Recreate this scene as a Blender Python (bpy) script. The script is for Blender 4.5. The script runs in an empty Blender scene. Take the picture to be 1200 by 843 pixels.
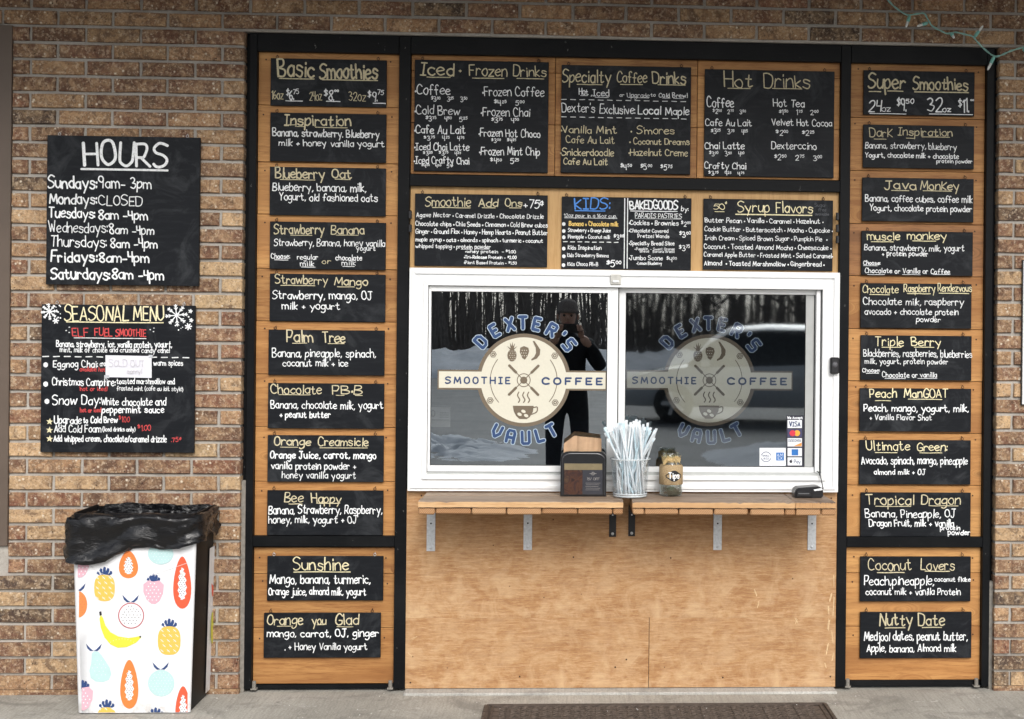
import bpy, bmesh, math, random
from mathutils import Matrix, Vector
random.seed(7)
R = math.radians
SC = bpy.context.scene
COL = SC.collection

# ------------------------------------------------------------------ camera
FPX, CAMD, CAMH = 1600.0, 5.59, 1.49          # focal length in photo pixels, distance to wall, lens height
YAW, ROLL = R(3.0), R(0.55)
PPX, PPY = 758.85, 385.8                      # principal point of the (cropped) photograph, 1200 x 843
_fw = Vector((math.sin(YAW), math.cos(YAW), 0))
_r = Vector((math.cos(YAW), -math.sin(YAW), 0)); _u = Vector((0, 0, 1))
_rt = _r * math.cos(ROLL) + _u * math.sin(ROLL)
_up = _u * math.cos(ROLL) - _r * math.sin(ROLL)
cd = bpy.data.cameras.new('camera'); cam = bpy.data.objects.new('camera', cd); COL.objects.link(cam)
m3 = Matrix((_rt, _up, -_fw)).transposed()
cam.matrix_world = Matrix.Translation((0, -CAMD, CAMH)) @ m3.to_4x4()
cd.sensor_fit = 'HORIZONTAL'; cd.sensor_width = 36.0
cd.lens = FPX / 1200.0 * 36.0
cd.shift_x = (600.0 - PPX) / 1200.0
cd.shift_y = (PPY - 421.5) / 1200.0
cd.clip_start = 0.05; cd.clip_end = 1500
SC.camera = cam

# ------------------------------------------------------------------ sky, sun, exposure
SUN_EL, SUN_AZ = R(38), R(12)                 # overcast: the sun only a wide soft source over the lot
w = bpy.data.worlds.new('World'); SC.world = w; w.use_nodes = True
wn = w.node_tree.nodes; wl = w.node_tree.links
sky = wn.new('ShaderNodeTexSky'); sky.sky_type = 'NISHITA'; sky.sun_disc = False
sky.sun_elevation = SUN_EL; sky.sun_rotation = math.pi - SUN_AZ; sky.dust_density = 3.0; sky.ozone_density = 1.0
hs = wn.new('ShaderNodeHueSaturation'); hs.inputs['Saturation'].default_value = 0.32
wl.new(sky.outputs[0], hs.inputs['Color'])
wl.new(hs.outputs[0], wn['Background'].inputs['Color'])
wn['Background'].inputs['Strength'].default_value = 0.13
sd = bpy.data.lights.new('sun', 'SUN'); sd.energy = 1.1; sd.angle = R(28); sd.color = (1.0, 0.97, 0.93)
sun = bpy.data.objects.new('sun', sd); COL.objects.link(sun)
sdir = Vector((math.sin(SUN_AZ) * math.cos(SUN_EL), -math.cos(SUN_AZ) * math.cos(SUN_EL), math.sin(SUN_EL)))
sun.rotation_euler = sdir.to_track_quat('Z', 'Y').to_euler(); sun.location = (2, -8, 8)
SC.view_settings.view_transform = 'Standard'; SC.view_settings.look = 'None'
SC.view_settings.exposure = 0.60; SC.view_settings.gamma = 1.0
SC.cycles.max_bounces = 8; SC.cycles.transparent_max_bounces = 12

# ------------------------------------------------------------------ helpers
def W(px, py, Y=0.0):
    """point of the plane y=Y that the photograph shows at this pixel"""
    d = _fw + _rt * ((px - PPX) / FPX) - _up * ((py - PPY) / FPX)
    t = (CAMD + Y) / d.y
    return d.x * t, CAMH + d.z * t

def tag(o, label=None, cat=None, group=None, kind=None):
    if label: o['label'] = label
    if cat: o['category'] = cat
    if group: o['group'] = group
    if kind: o['kind'] = kind
    return o

def empty(name, loc=(0, 0, 0), rz=0.0):
    o = bpy.data.objects.new(name, None); COL.objects.link(o)
    o.location = loc; o.rotation_euler = (0, 0, rz); o.empty_display_size = 0.1
    return o

def thing(name, label, cat, loc=(0, 0, 0), rz=0.0, group=None):
    return tag(empty(name, loc, rz), label, cat, group)

class MB:
    def __init__(s): s.v = []; s.f = []; s.m = []
    def add(s, vs, fs, mi=0):
        b = len(s.v); s.v += [tuple(p) for p in vs]
        for f in fs: s.f.append(tuple(b + i for i in f)); s.m.append(mi)
        return s
    def box(s, x0, y0, z0, x1, y1, z1, mi=0, bev=0.0, mat=None):
        if x0 > x1: x0, x1 = x1, x0
        if y0 > y1: y0, y1 = y1, y0
        if z0 > z1: z0, z1 = z1, z0
        if bev <= 0:
            vs = [(x0,y0,z0),(x1,y0,z0),(x1,y1,z0),(x0,y1,z0),(x0,y0,z1),(x1,y0,z1),(x1,y1,z1),(x0,y1,z1)]
            fs = [(0,3,2,1),(4,5,6,7),(0,1,5,4),(1,2,6,5),(2,3,7,6),(3,0,4,7)]
        else:
            bm = bmesh.new(); bmesh.ops.create_cube(bm, size=1)
            for v in bm.verts:
                v.co = Vector((x0 + (v.co.x + .5) * (x1 - x0), y0 + (v.co.y + .5) * (y1 - y0), z0 + (v.co.z + .5) * (z1 - z0)))
            bmesh.ops.bevel(bm, geom=list(bm.edges), offset=bev, segments=1, affect='EDGES')
            bm.verts.index_update()
            vs = [v.co.copy() for v in bm.verts]; fs = [[v.index for v in f.verts] for f in bm.faces]; bm.free()
        if mat is not None: vs = [mat @ Vector(p) for p in vs]
        return s.add(vs, fs, mi)
    def prism(s, pts, y0, y1, mi=0):
        """outline in x,z (any winding) extruded from y0 (front) to y1"""
        n = len(pts)
        a = sum(pts[i][0] * pts[(i+1) % n][1] - pts[(i+1) % n][0] * pts[i][1] for i in range(n))
        if a < 0: pts = pts[::-1]
        vs = [(x, y0, z) for x, z in pts] + [(x, y1, z) for x, z in pts]
        fs = [tuple(range(n)), tuple(range(2*n-1, n-1, -1))] + [(i, n+i, n+(i+1) % n, (i+1) % n) for i in range(n)]
        return s.add(vs, fs, mi)
    def sheet(s, pts, y, mi=0):
        n = len(pts)
        a = sum(pts[i][0] * pts[(i+1) % n][1] - pts[(i+1) % n][0] * pts[i][1] for i in range(n))
        if a < 0: pts = pts[::-1]
        return s.add([(x, y, z) for x, z in pts], [tuple(range(n))], mi)
    def tube(s, pts, r, n=8, mi=0, cap=True):
        pts = [Vector(p) for p in pts]
        rr = r if isinstance(r, (list, tuple)) else [r] * len(pts)
        b = len(s.v); up = None
        for i, p in enumerate(pts):
            t = (pts[min(i+1, len(pts)-1)] - pts[max(i-1, 0)]).normalized()
            if up is None: up = Vector((0, 0, 1)) if abs(t.z) < .9 else Vector((1, 0, 0))
            a = (up - t * up.dot(t)).normalized(); c = t.cross(a); up = a
            for k in range(n):
                th = 2 * math.pi * k / n
                s.v.append(tuple(p + a * math.cos(th) * rr[i] + c * math.sin(th) * rr[i]))
        for i in range(len(pts) - 1):
            for k in range(n):
                s.f.append((b+i*n+k, b+i*n+(k+1) % n, b+(i+1)*n+(k+1) % n, b+(i+1)*n+k)); s.m.append(mi)
        if cap:
            s.f.append(tuple(b + k for k in range(n-1, -1, -1))); s.m.append(mi)
            e = b + (len(pts)-1)*n
            s.f.append(tuple(e + k for k in range(n))); s.m.append(mi)
        return s
    def lathe(s, prof, c=(0, 0, 0), n=24, mi=0):
        b = len(s.v)
        for r, z in prof:
            for k in range(n):
                th = 2 * math.pi * k / n
                s.v.append((c[0] + r * math.cos(th), c[1] + r * math.sin(th), c[2] + z))
        for i in range(len(prof) - 1):
            for k in range(n):
                s.f.append((b+i*n+k, b+i*n+(k+1) % n, b+(i+1)*n+(k+1) % n, b+(i+1)*n+k)); s.m.append(mi)
        return s
    def mesh(s, name, mats, off=(0, 0, 0), smooth=False):
        me = bpy.data.meshes.new(name)
        o = off
        me.from_pydata([(x - o[0], y - o[1], z - o[2]) for x, y, z in s.v], [], s.f)
        if not isinstance(mats, (list, tuple)): mats = [mats]
        for m in mats: me.materials.append(m)
        if len(mats) > 1: me.polygons.foreach_set('material_index', s.m)
        if smooth: me.polygons.foreach_set('use_smooth', [True] * len(me.polygons))
        me.update(); return me
    def build(s, name, mats, parent=None, smooth=False, color=None, auto=None):
        """vertices are in world space; the object's origin goes to its own base"""
        base = tuple(parent_world(parent)) if parent else (0, 0, 0)
        if parent is None or True:
            xs = [v[0] for v in s.v]; ys = [v[1] for v in s.v]; zs = [v[2] for v in s.v]
            c = ((min(xs)+max(xs))/2, (min(ys)+max(ys))/2, min(zs))
        o = bpy.data.objects.new(name, s.mesh(name, mats, c, smooth)); COL.objects.link(o)
        if parent: o.parent = parent
        o.location = (c[0]-base[0], c[1]-base[1], c[2]-base[2])
        if color: o.color = color
        if auto is not None:
            me = o.data; me.polygons.foreach_set('use_smooth', [True] * len(me.polygons))
            me.set_sharp_from_angle(angle=R(auto))
        return o

def parent_world(o):
    v = Vector((0, 0, 0))
    while o: v += o.location; o = o.parent      # parents built this way are never rotated
    return v

def obj_from(me, name, loc, parent=None, color=None):
    o = bpy.data.objects.new(name, me); COL.objects.link(o); o.location = loc
    if parent: o.parent = parent
    if color: o.color = color
    return o

def copy_tree(o, parent=None):
    c = o.copy(); COL.objects.link(c); c.parent = parent
    for ch in list(o.children): copy_tree(ch, c)
    return c

# ------------------------------------------------------------------ materials
class NT:
    def __init__(s, name, rough=0.6, spec=0.5, base=(.5, .5, .5)):
        s.mat = bpy.data.materials.new(name); s.mat.use_nodes = True
        s.n = s.mat.node_tree.nodes; s.l = s.mat.node_tree.links
        s.b = s.n['Principled BSDF']; s.out = s.n['Material Output']
        s.b.inputs['Roughness'].default_value = rough
        s.b.inputs['Specular IOR Level'].default_value = spec
        s.b.inputs['Base Color'].default_value = (*base, 1)
    def new(s, t, **kw):
        n = s.n.new(t)
        for k, v in kw.items(): setattr(n, k, v)
        return n
    def sock(s, x):
        return x
    def link(s, a, b): s.l.new(a, b)
    def coord(s, kind='Object', scale=(1, 1, 1), rand=0.0):
        tc = s.new('ShaderNodeTexCoord'); mp = s.new('ShaderNodeMapping'); mp.inputs['Scale'].default_value = scale
        src = tc.outputs[kind]
        if rand:
            oi = s.new('ShaderNodeObjectInfo'); m = s.new('ShaderNodeVectorMath', operation='SCALE')
            m.inputs[0].default_value = (1, .37, .73); s.link(oi.outputs['Random'], m.inputs['Scale'])
            m2 = s.new('ShaderNodeVectorMath', operation='SCALE'); s.link(m.outputs[0], m2.inputs[0]); m2.inputs['Scale'].default_value = rand
            a = s.new('ShaderNodeVectorMath', operation='ADD'); s.link(src, a.inputs[0]); s.link(m2.outputs[0], a.inputs[1]); src = a.outputs[0]
        s.link(src, mp.inputs[0]); return mp.outputs[0]
    def noise(s, vec, scale, detail=4, rough=.55, dist=0.0):
        n = s.new('ShaderNodeTexNoise'); n.inputs['Scale'].default_value = scale; n.inputs['Detail'].default_value = detail
        n.inputs['Roughness'].default_value = rough; n.inputs['Distortion'].default_value = dist
        s.link(vec, n.inputs['Vector']); return n.outputs['Fac']
    def voro(s, vec, scale, feature='F1', out='Distance', rnd=1.0):
        n = s.new('ShaderNodeTexVoronoi', feature=feature); n.inputs['Scale'].default_value = scale
        n.inputs['Randomness'].default_value = rnd
        s.link(vec, n.inputs['Vector']); return n.outputs[out]
    def ramp(s, fac, stops, interp='LINEAR'):
        n = s.new('ShaderNodeValToRGB'); cr = n.color_ramp; cr.interpolation = interp
        while len(cr.elements) < len(stops): cr.elements.new(.5)
        for e, (p, c) in zip(cr.elements, stops):
            e.position = p; e.color = (*c, 1) if isinstance(c, tuple) else (c, c, c, 1)
        s.link(fac, n.inputs[0]); return n.outputs[0]
    def mix(s, fac, a, b, mode='MIX'):
        n = s.new('ShaderNodeMix', data_type='RGBA', blend_type=mode)
        for i, x in ((0, fac), (6, a), (7, b)):
            if isinstance(x, (int, float)): n.inputs[i].default_value = x if i == 0 else (x, x, x, 1)
            elif isinstance(x, tuple): n.inputs[i].default_value = (*x, 1)
            else: s.link(x, n.inputs[i])
        return n.outputs[2]
    def math(s, op, a, b=0.0, clamp=False):
        n = s.new('ShaderNodeMath', operation=op, use_clamp=clamp)
        for i, x in enumerate((a, b)):
            if isinstance(x, (int, float)): n.inputs[i].default_value = x
            else: s.link(x, n.inputs[i])
        return n.outputs[0]
    def bump(s, h, strength=.3, dist=.002, normal=None):
        n = s.new('ShaderNodeBump'); n.inputs['Strength'].default_value = strength; n.inputs['Distance'].default_value = dist
        s.link(h, n.inputs['Height'])
        if normal is not None: s.link(normal, n.inputs['Normal'])
        s.link(n.outputs[0], s.b.inputs['Normal']); return n.outputs[0]
    def base(s, c): s.link(c, s.b.inputs['Base Color'])
    def rough(s, c): s.link(c, s.b.inputs['Roughness'])

def simple(name, c, rough=.6, spec=.5, metal=0.0, var=.12, scale=40, bump=.05):
    t = NT(name, rough, spec, c); t.b.inputs['Metallic'].default_value = metal
    v = t.coord(); n = t.noise(v, scale, 4)
    lo = tuple(x * (1 - var) for x in c); hi = tuple(min(1, x * (1 + var)) for x in c)
    t.base(t.ramp(n, [(.3, lo), (.7, hi)]))
    if bump: t.bump(n, bump, .001)
    return t.mat

def brick_mat(name, island=False):
    t = NT(name, .88, .25)
    v = t.coord(rand=9.0)
    if island:
        g = t.new('ShaderNodeNewGeometry')
        base = t.ramp(g.outputs['Random Per Island'], [(0, BC['B']), (.45, BC['T']), (.7, BC['R']), (.82, BC['L']), (.93, BC['D'])], 'CONSTANT')
    else:
        oi = t.new('ShaderNodeObjectInfo'); base = oi.outputs['Color']
    big = t.noise(v, 24, 6, .72)
    c = t.mix(t.ramp(big, [(.42, .0), (.60, .9)]), base, t.mix(.45, base, (.64, .44, .25)))          # paler burnt zones
    c = t.mix(t.ramp(t.noise(v, 15, 5, .65, 1.0), [(.36, .72), (.50, 0.0)]), c, (.10, .058, .040))          # darker flashed zones
    grain = t.noise(v, 115, 4, .75)
    c = t.mix(t.ramp(grain, [(.36, .75), (.52, 0.0)]), c, t.mix(.7, c, (.05, .030, .020)))
    fine = t.noise(v, 75, 5, .75)
    c = t.mix(t.ramp(fine, [(.52, .0), (.62, .75)]), c, t.mix(.6, c, (.72, .58, .42)))
    sp = t.voro(v, 48); spn = t.noise(v, 22, 2)
    spots = t.math('MULTIPLY', t.ramp(sp, [(.14, 1.0), (.28, 0.0)]), t.ramp(spn, [(.54, 0.0), (.60, 1.0)]))
    c = t.mix(spots, c, (.66, .58, .46))                                                                # lime flecks
    pv = t.voro(t.coord(rand=23.0), 60)
    pits = t.math('MULTIPLY', t.ramp(pv, [(.10, 1.0), (.2, 0.0)]), t.ramp(t.noise(v, 13, 2), [(.52, 0.0), (.6, 1.0)]))
    c = t.mix(t.math('MULTIPLY', pits, .85), c, (.028, .02, .016))
    t.base(c)
    h = t.math('ADD', t.math('MULTIPLY', grain, .5), t.math('SUBTRACT', t.math('MULTIPLY', big, 1.2), t.math('MULTIPLY', pits, 1.3)))
    t.bump(h, .75, .0025)
    return t.mat

BC = {'T': (.305, .178, .098), 'L': (.455, .305, .172), 'B': (.168, .086, .055), 'R': (.215, .096, .060), 'D': (.072, .050, .040)}

def wood_mat(name, c0, c1, dark, gscale=1.0, rough=.55, vert=False, knots=True, rnd=11.0, blotch=None):
    t = NT(name, rough, .35)
    sc = (1.3, 6, 17) if not vert else (17, 6, 1.3)
    v = t.coord(scale=tuple(a * gscale for a in sc), rand=rnd)
    kv = t.coord(scale=(1.0, .6, 2.6), rand=rnd * 2.3)
    kd = t.voro(kv, 2.4)
    knot = t.ramp(kd, [(.03, 1.0), (.10, 0.0)])
    warp = t.new('ShaderNodeVectorMath', operation='SCALE'); warp.inputs[0].default_value = (0, 0, 3.0 if knots else .0)
    t.link(t.ramp(kd, [(.0, 1.0), (.28, 0.0)]), warp.inputs['Scale'])
    a = t.new('ShaderNodeVectorMath', operation='ADD'); t.link(v, a.inputs[0]); t.link(warp.outputs[0], a.inputs[1])
    g = t.noise(a.outputs[0], 1.6, 6, .6, .35)
    fine = t.noise(a.outputs[0], 6.5, 5, .75)
    c = t.ramp(g, [(.34, c0), (.60, c1)])
    c = t.mix(t.ramp(fine, [(.36, .85), (.54, 0.0)]), c, dark)
    band = t.noise(a.outputs[0], .55, 3, .5, .6)
    c = t.mix(t.ramp(band, [(.52, 0.0), (.66, .7)]), c, dark)
    if knots:
        c = t.mix(t.math('MULTIPLY', knot, .85), c, tuple(x * .25 for x in dark))
    oi = t.new('ShaderNodeObjectInfo')
    c = t.mix(.42, c, t.ramp(oi.outputs['Random'], [(0, tuple(x * .50 for x in c0)), (.5, c0), (1, c1)]))
    if blotch:
        bv = t.coord(); c = t.mix(t.ramp(t.noise(bv, 3.2, 5, .6, .5), [(.50, 0.0), (.72, .6)]), c, blotch)
    t.base(c); t.bump(t.math('ADD', g, t.math('MULTIPLY', fine, .6)), .3, .0012)
    return t.mat

M = {}
M['brick'] = brick_mat('fired_brick'); M['brick_far'] = brick_mat('fired_brick_field', True)
def mortar():
    t = NT('mortar', .95, .15); v = t.coord()
    c = t.ramp(t.noise(v, 7, 5, .6), [(.3, (.33, .305, .27)), (.7, (.49, .46, .415))])
    f = t.noise(v, 90, 4, .7); c = t.mix(t.ramp(f, [(.3, .5), (.5, 0.0)]), c, (.22, .19, .16))
    t.base(c); t.bump(f, .8, .002); return t.mat
M['mortar'] = mortar()
M['plank'] = wood_mat('stained_pine', (.42, .190, .058), (.60, .320, .112), (.22, .080, .022))
M['plank_dark'] = wood_mat('weathered_pine', (.28, .125, .045), (.42, .20, .075), (.10, .04, .016))
M['ply_tan'] = wood_mat('tan_plywood', (.50, .30, .12), (.60, .38, .17), (.40, .22, .08), .8, .5, True, False)
def plywood():
    t = NT('worn_plywood', .62, .3)
    v = t.coord(scale=(1.6, 4, 13)); lo = t.coord()
    g = t.noise(v, 2.2, 9, .68, .9); f = t.noise(v, 13, 6, .78)
    c = t.ramp(g, [(.30, (.33, .165, .066)), (.5, (.425, .232, .099)), (.70, (.485, .288, .136))])
    c = t.mix(t.ramp(f, [(.38, .65), (.52, 0.0)]), c, (.27, .125, .06))
    c = t.mix(t.ramp(f, [(.52, 0.0), (.66, .5)]), c, (.66, .46, .29))
    # scuffed, sun-bleached lower edge and pale wear blotches
    s = t.new('ShaderNodeSeparateXYZ'); t.link(lo, s.inputs[0])
    h = t.new('ShaderNodeMapRange'); h.inputs['From Min'].default_value = .0; h.inputs['From Max'].default_value = .40
    h.inputs['To Min'].default_value = .42; h.inputs['To Max'].default_value = .0
    t.link(s.outputs['Z'], h.inputs['Value'])
    wn_ = t.noise(lo, 11, 7, .7, .6)
    wear = t.math('MULTIPLY', t.ramp(wn_, [(.42, 0.0), (.66, 1.0)]), t.math('ADD', h.outputs[0], .28))
    c = t.mix(wear, c, (.62, .43, .25))
    blot = t.ramp(t.noise(lo, 4.5, 5, .62, 1.6), [(.58, 0.0), (.78, .35)])
    c = t.mix(blot, c, (.33, .15, .07))
    p = t.math('MULTIPLY', t.ramp(t.voro(lo, 9), [(.022, 1.0), (.035, 0.0)]), .9)
    c = t.mix(p, c, (.07, .03, .015))
    t.base(c); t.bump(t.math('ADD', g, f), .22, .001); return t.mat
M['ply'] = plywood()
def black_paint(name, c=(.012, .013, .015), rough=.42, streak=True, dust=.10):
    t = NT(name, rough, .13); v = t.coord(scale=(3, 3, 22) if streak else (1, 1, 1), rand=5.0)
    n = t.noise(v, 5, 6, .65); lo = t.noise(t.coord(rand=3.0), 3.0, 6, .65)
    col = t.mix(t.ramp(lo, [(.45, 0.0), (.8, dust)]), c, (.25, .25, .25))
    col = t.mix(t.ramp(n, [(.55, 0.0), (.8, dust * .6)]), col, (.22, .24, .27))
    chip = t.math('MULTIPLY', t.ramp(t.noise(t.coord(rand=17.0, scale=(1, 1, .45)), 75, 3, .6), [(.70, 0.0), (.72, .8)]), t.ramp(t.noise(t.coord(rand=8.0), 3.5, 3), [(.50, 0.0), (.60, 1.0)]))
    col = t.mix(chip, col, (.20, .20, .19))
    t.base(col); t.rough(t.ramp(lo, [(.3, rough * .85), (.7, min(1, rough * 1.3))])); t.bump(n, .25, .0008); return t.mat
M['frame'] = black_paint('black_paint', (.0045, .0052, .0062), .45, dust=.03)
def chalk():
    t = NT('chalkboard_paint', .52, .16); v = t.coord(scale=(2, 2, 14), rand=7.0); u = t.coord(rand=13.0)
    g = t.noise(v, 5, 6, .65)
    sm = t.noise(u, 6, 6, .7, 1.5)
    c = t.mix(t.ramp(sm, [(.50, 0.0), (.80, .13)]), (.0075, .0090, .0118), (.30, .32, .34))
    c = t.mix(t.ramp(g, [(.5, 0.0), (.75, .025)]), c, (.3, .33, .36))
    t.base(c); t.rough(t.ramp(sm, [(.3, .42), (.7, .62)])); t.bump(g, .28, .0008); return t.mat
M['board'] = chalk()
def concrete(name, a, b):
    t = NT(name, .9, .2); v = t.coord()
    big = t.noise(v, 2.2, 6, .6, .4); f = t.noise(v, 120, 5, .75)
    c = t.ramp(big, [(.3, a), (.7, b)])
    mp = t.new('ShaderNodeMapping'); mp.inputs['Rotation'].default_value = (0, 0, R(-20)); mp.inputs['Scale'].default_value = (60, 3, 1)
    tc = t.new('ShaderNodeTexCoord'); t.link(tc.outputs['Object'], mp.inputs[0])
    br = t.noise(mp.outputs[0], 2.0, 4, .7)
    c = t.mix(t.ramp(br, [(.35, .35), (.55, 0.0)]), c, tuple(x * .55 for x in a))
    c = t.mix(t.ramp(f, [(.35, .45), (.55, 0.0)]), c, tuple(x * .5 for x in a))
    c = t.mix(t.ramp(f, [(.56, 0.0), (.72, .6)]), c, (.62, .60, .55))
    salt = t.math('MULTIPLY', t.ramp(t.noise(v, 9, 6, .7, 1.2), [(.60, 0.0), (.70, .75)]), t.ramp(t.noise(v, 60, 3), [(.4, 0.0), (.6, 1.0)]))
    c = t.mix(salt, c, (.72, .70, .66))
    stain = t.ramp(t.voro(t.coord(rand=3.0), 5.5), [(.045, .8), (.075, 0.0)])
    c = t.mix(stain, c, (.10, .09, .08))
    c = t.mix(t.ramp(t.noise(v, 5, 6, .7, .8), [(.36, .5), (.50, 0.0)]), c, tuple(x * .45 for x in a))
    t.base(c); t.bump(t.math('ADD', t.math('MULTIPLY', br, .7), f), .6, .002); return t.mat
M['concrete'] = concrete('brushed_concrete', (.35, .335, .295), (.50, .48, .43))
M['sill'] = concrete('threshold_concrete', (.42, .41, .38), (.56, .55, .51))
M['white'] = simple('white_vinyl', (.83, .84, .84), .35, .5, var=.015, scale=3, bump=0)
M['trackgrey'] = simple('grey_vinyl', (.42, .43, .42), .45, .4, var=.06, scale=30)
M['galv'] = simple('galvanised_steel', (.62, .64, .66), .42, .5, .6, var=.15, scale=90)
M['darksteel'] = simple('black_steel', (.018, .018, .02), .4, .5, .3)
M['rust'] = simple('rusty_iron', (.07, .035, .022), .7, .3, .3, var=.4, scale=200)
M['zinc'] = simple('zinc_wire', (.55, .55, .56), .35, .5, .8)
M['bronze'] = simple('bronze_trim', (.115, .085, .065), .5, .45, var=.10, scale=5)
M['grey_seal'] = simple('grey_sealant', (.23, .215, .19), .85, .2, var=.2, scale=60)
M['soffit'] = simple('soffit_board', (.52, .50, .46), .8, .3)
M['dark_room'] = simple('dark_interior', (.07, .085, .095), .8, .2)
M['asphalt'] = simple('wet_asphalt', (.075, .080, .086), .6, .3, var=.5, scale=1.2, bump=.15)
M['snow'] = simple('old_snow', (.56, .585, .62), .8, .3, var=.12, scale=2.5, bump=.4)
M['bark'] = simple('winter_bark', (.125, .11, .10), .9, .2, var=.35, scale=8)
M['counter_top'] = wood_mat('worn_counter_wood', (.235, .165, .115), (.36, .27, .195), (.10, .06, .038), 1.0, .6)
M['edge_wood'] = wood_mat('sawn_pine_edge', (.56, .33, .155), (.68, .45, .24), (.40, .20, .08), 1.0, .65, knots=False)
def endgrain():
    t = NT('pine_end_grain', .7, .25); v = t.coord(rand=4.0, scale=(1, .2, 1))
    wv = t.new('ShaderNodeTexWave', wave_type='RINGS'); wv.rings_direction = 'Y'; wv.inputs['Scale'].default_value = 55; wv.inputs['Distortion'].default_value = 2.5
    wv.inputs['Detail'].default_value = 3; t.link(v, wv.inputs['Vector'])
    c = t.ramp(wv.outputs['Fac'], [(.2, (.30, .15, .068)), (.8, (.52, .30, .15))])
    oi = t.new('ShaderNodeObjectInfo'); c = t.mix(.3, c, t.ramp(oi.outputs['Random'], [(0, (.22, .10, .04)), (1, (.55, .36, .2))]))
    t.base(c); return t.mat
M['endgrain'] = endgrain()
def paint(name, c, alpha_var=.25):
    t = NT(name, .7, .25); v = t.coord()
    oi = t.new('ShaderNodeObjectInfo')
    col = t.ramp(t.noise(v, 110, 4, .65), [(.30, tuple(x * (1 - alpha_var*1.7) for x in c)), (.52, c)])
    t.base(t.mix(t.ramp(oi.outputs['Random'], [(0, .22), (.6, .0)]), col, tuple(x * .35 for x in c))); return t.mat
M['w'] = paint('white_chalk_marker', (.88, .90, .91), .2); M['c'] = paint('cream_chalk_marker', (.64, .57, .38))
M['C'] = paint('pale_cream_chalk_marker', (.86, .78, .50)); M['b'] = paint('blue_chalk_marker', (.10, .30, .78), .12)
M['r'] = paint('red_chalk_marker', (.62, .075, .075), .15); M['y'] = paint('yellow_chalk_marker', (.78, .55, .17), .15)
M['g'] = paint('faint_grey_marker', (.085, .09, .10), .3); M['p'] = paint('faint_pencil', (.62, .60, .64), .1)
def glass(name, fac, tint=(1, 1, 1), rough=0.0, gl=(1, 1, 1), fk=1.0):
    t = NT(name); t.n.remove(t.b)
    tr = t.new('ShaderNodeBsdfTransparent'); tr.inputs[0].default_value = (*tint, 1)
    g = t.new('ShaderNodeBsdfGlossy'); g.inputs['Color'].default_value = (*gl, 1); g.inputs['Roughness'].default_value = rough
    fr = t.new('ShaderNodeFresnel'); fr.inputs['IOR'].default_value = 1.5
    mx = t.new('ShaderNodeMixShader'); t.link(t.math('ADD', t.math('MULTIPLY', fr.outputs[0], fk), fac, True), mx.inputs[0])
    t.link(tr.outputs[0], mx.inputs[1]); t.link(g.outputs[0], mx.inputs[2]); t.link(mx.outputs[0], t.out.inputs[0]); return t.mat
M['glass'] = glass('coated_window_glass', .36, gl=(.88, .96, 1.0))
M['glass_grey'] = glass('grey_window_glass', .21, (.80, .82, .84), .02, gl=(.88, .96, 1.0))
M['clear'] = glass('clear_plastic', .02, (.98, .99, .995), .05, fk=.22)
M['jar_glass'] = glass('jar_glass', .04, (.93, .96, .95), .02, fk=.5)

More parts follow.
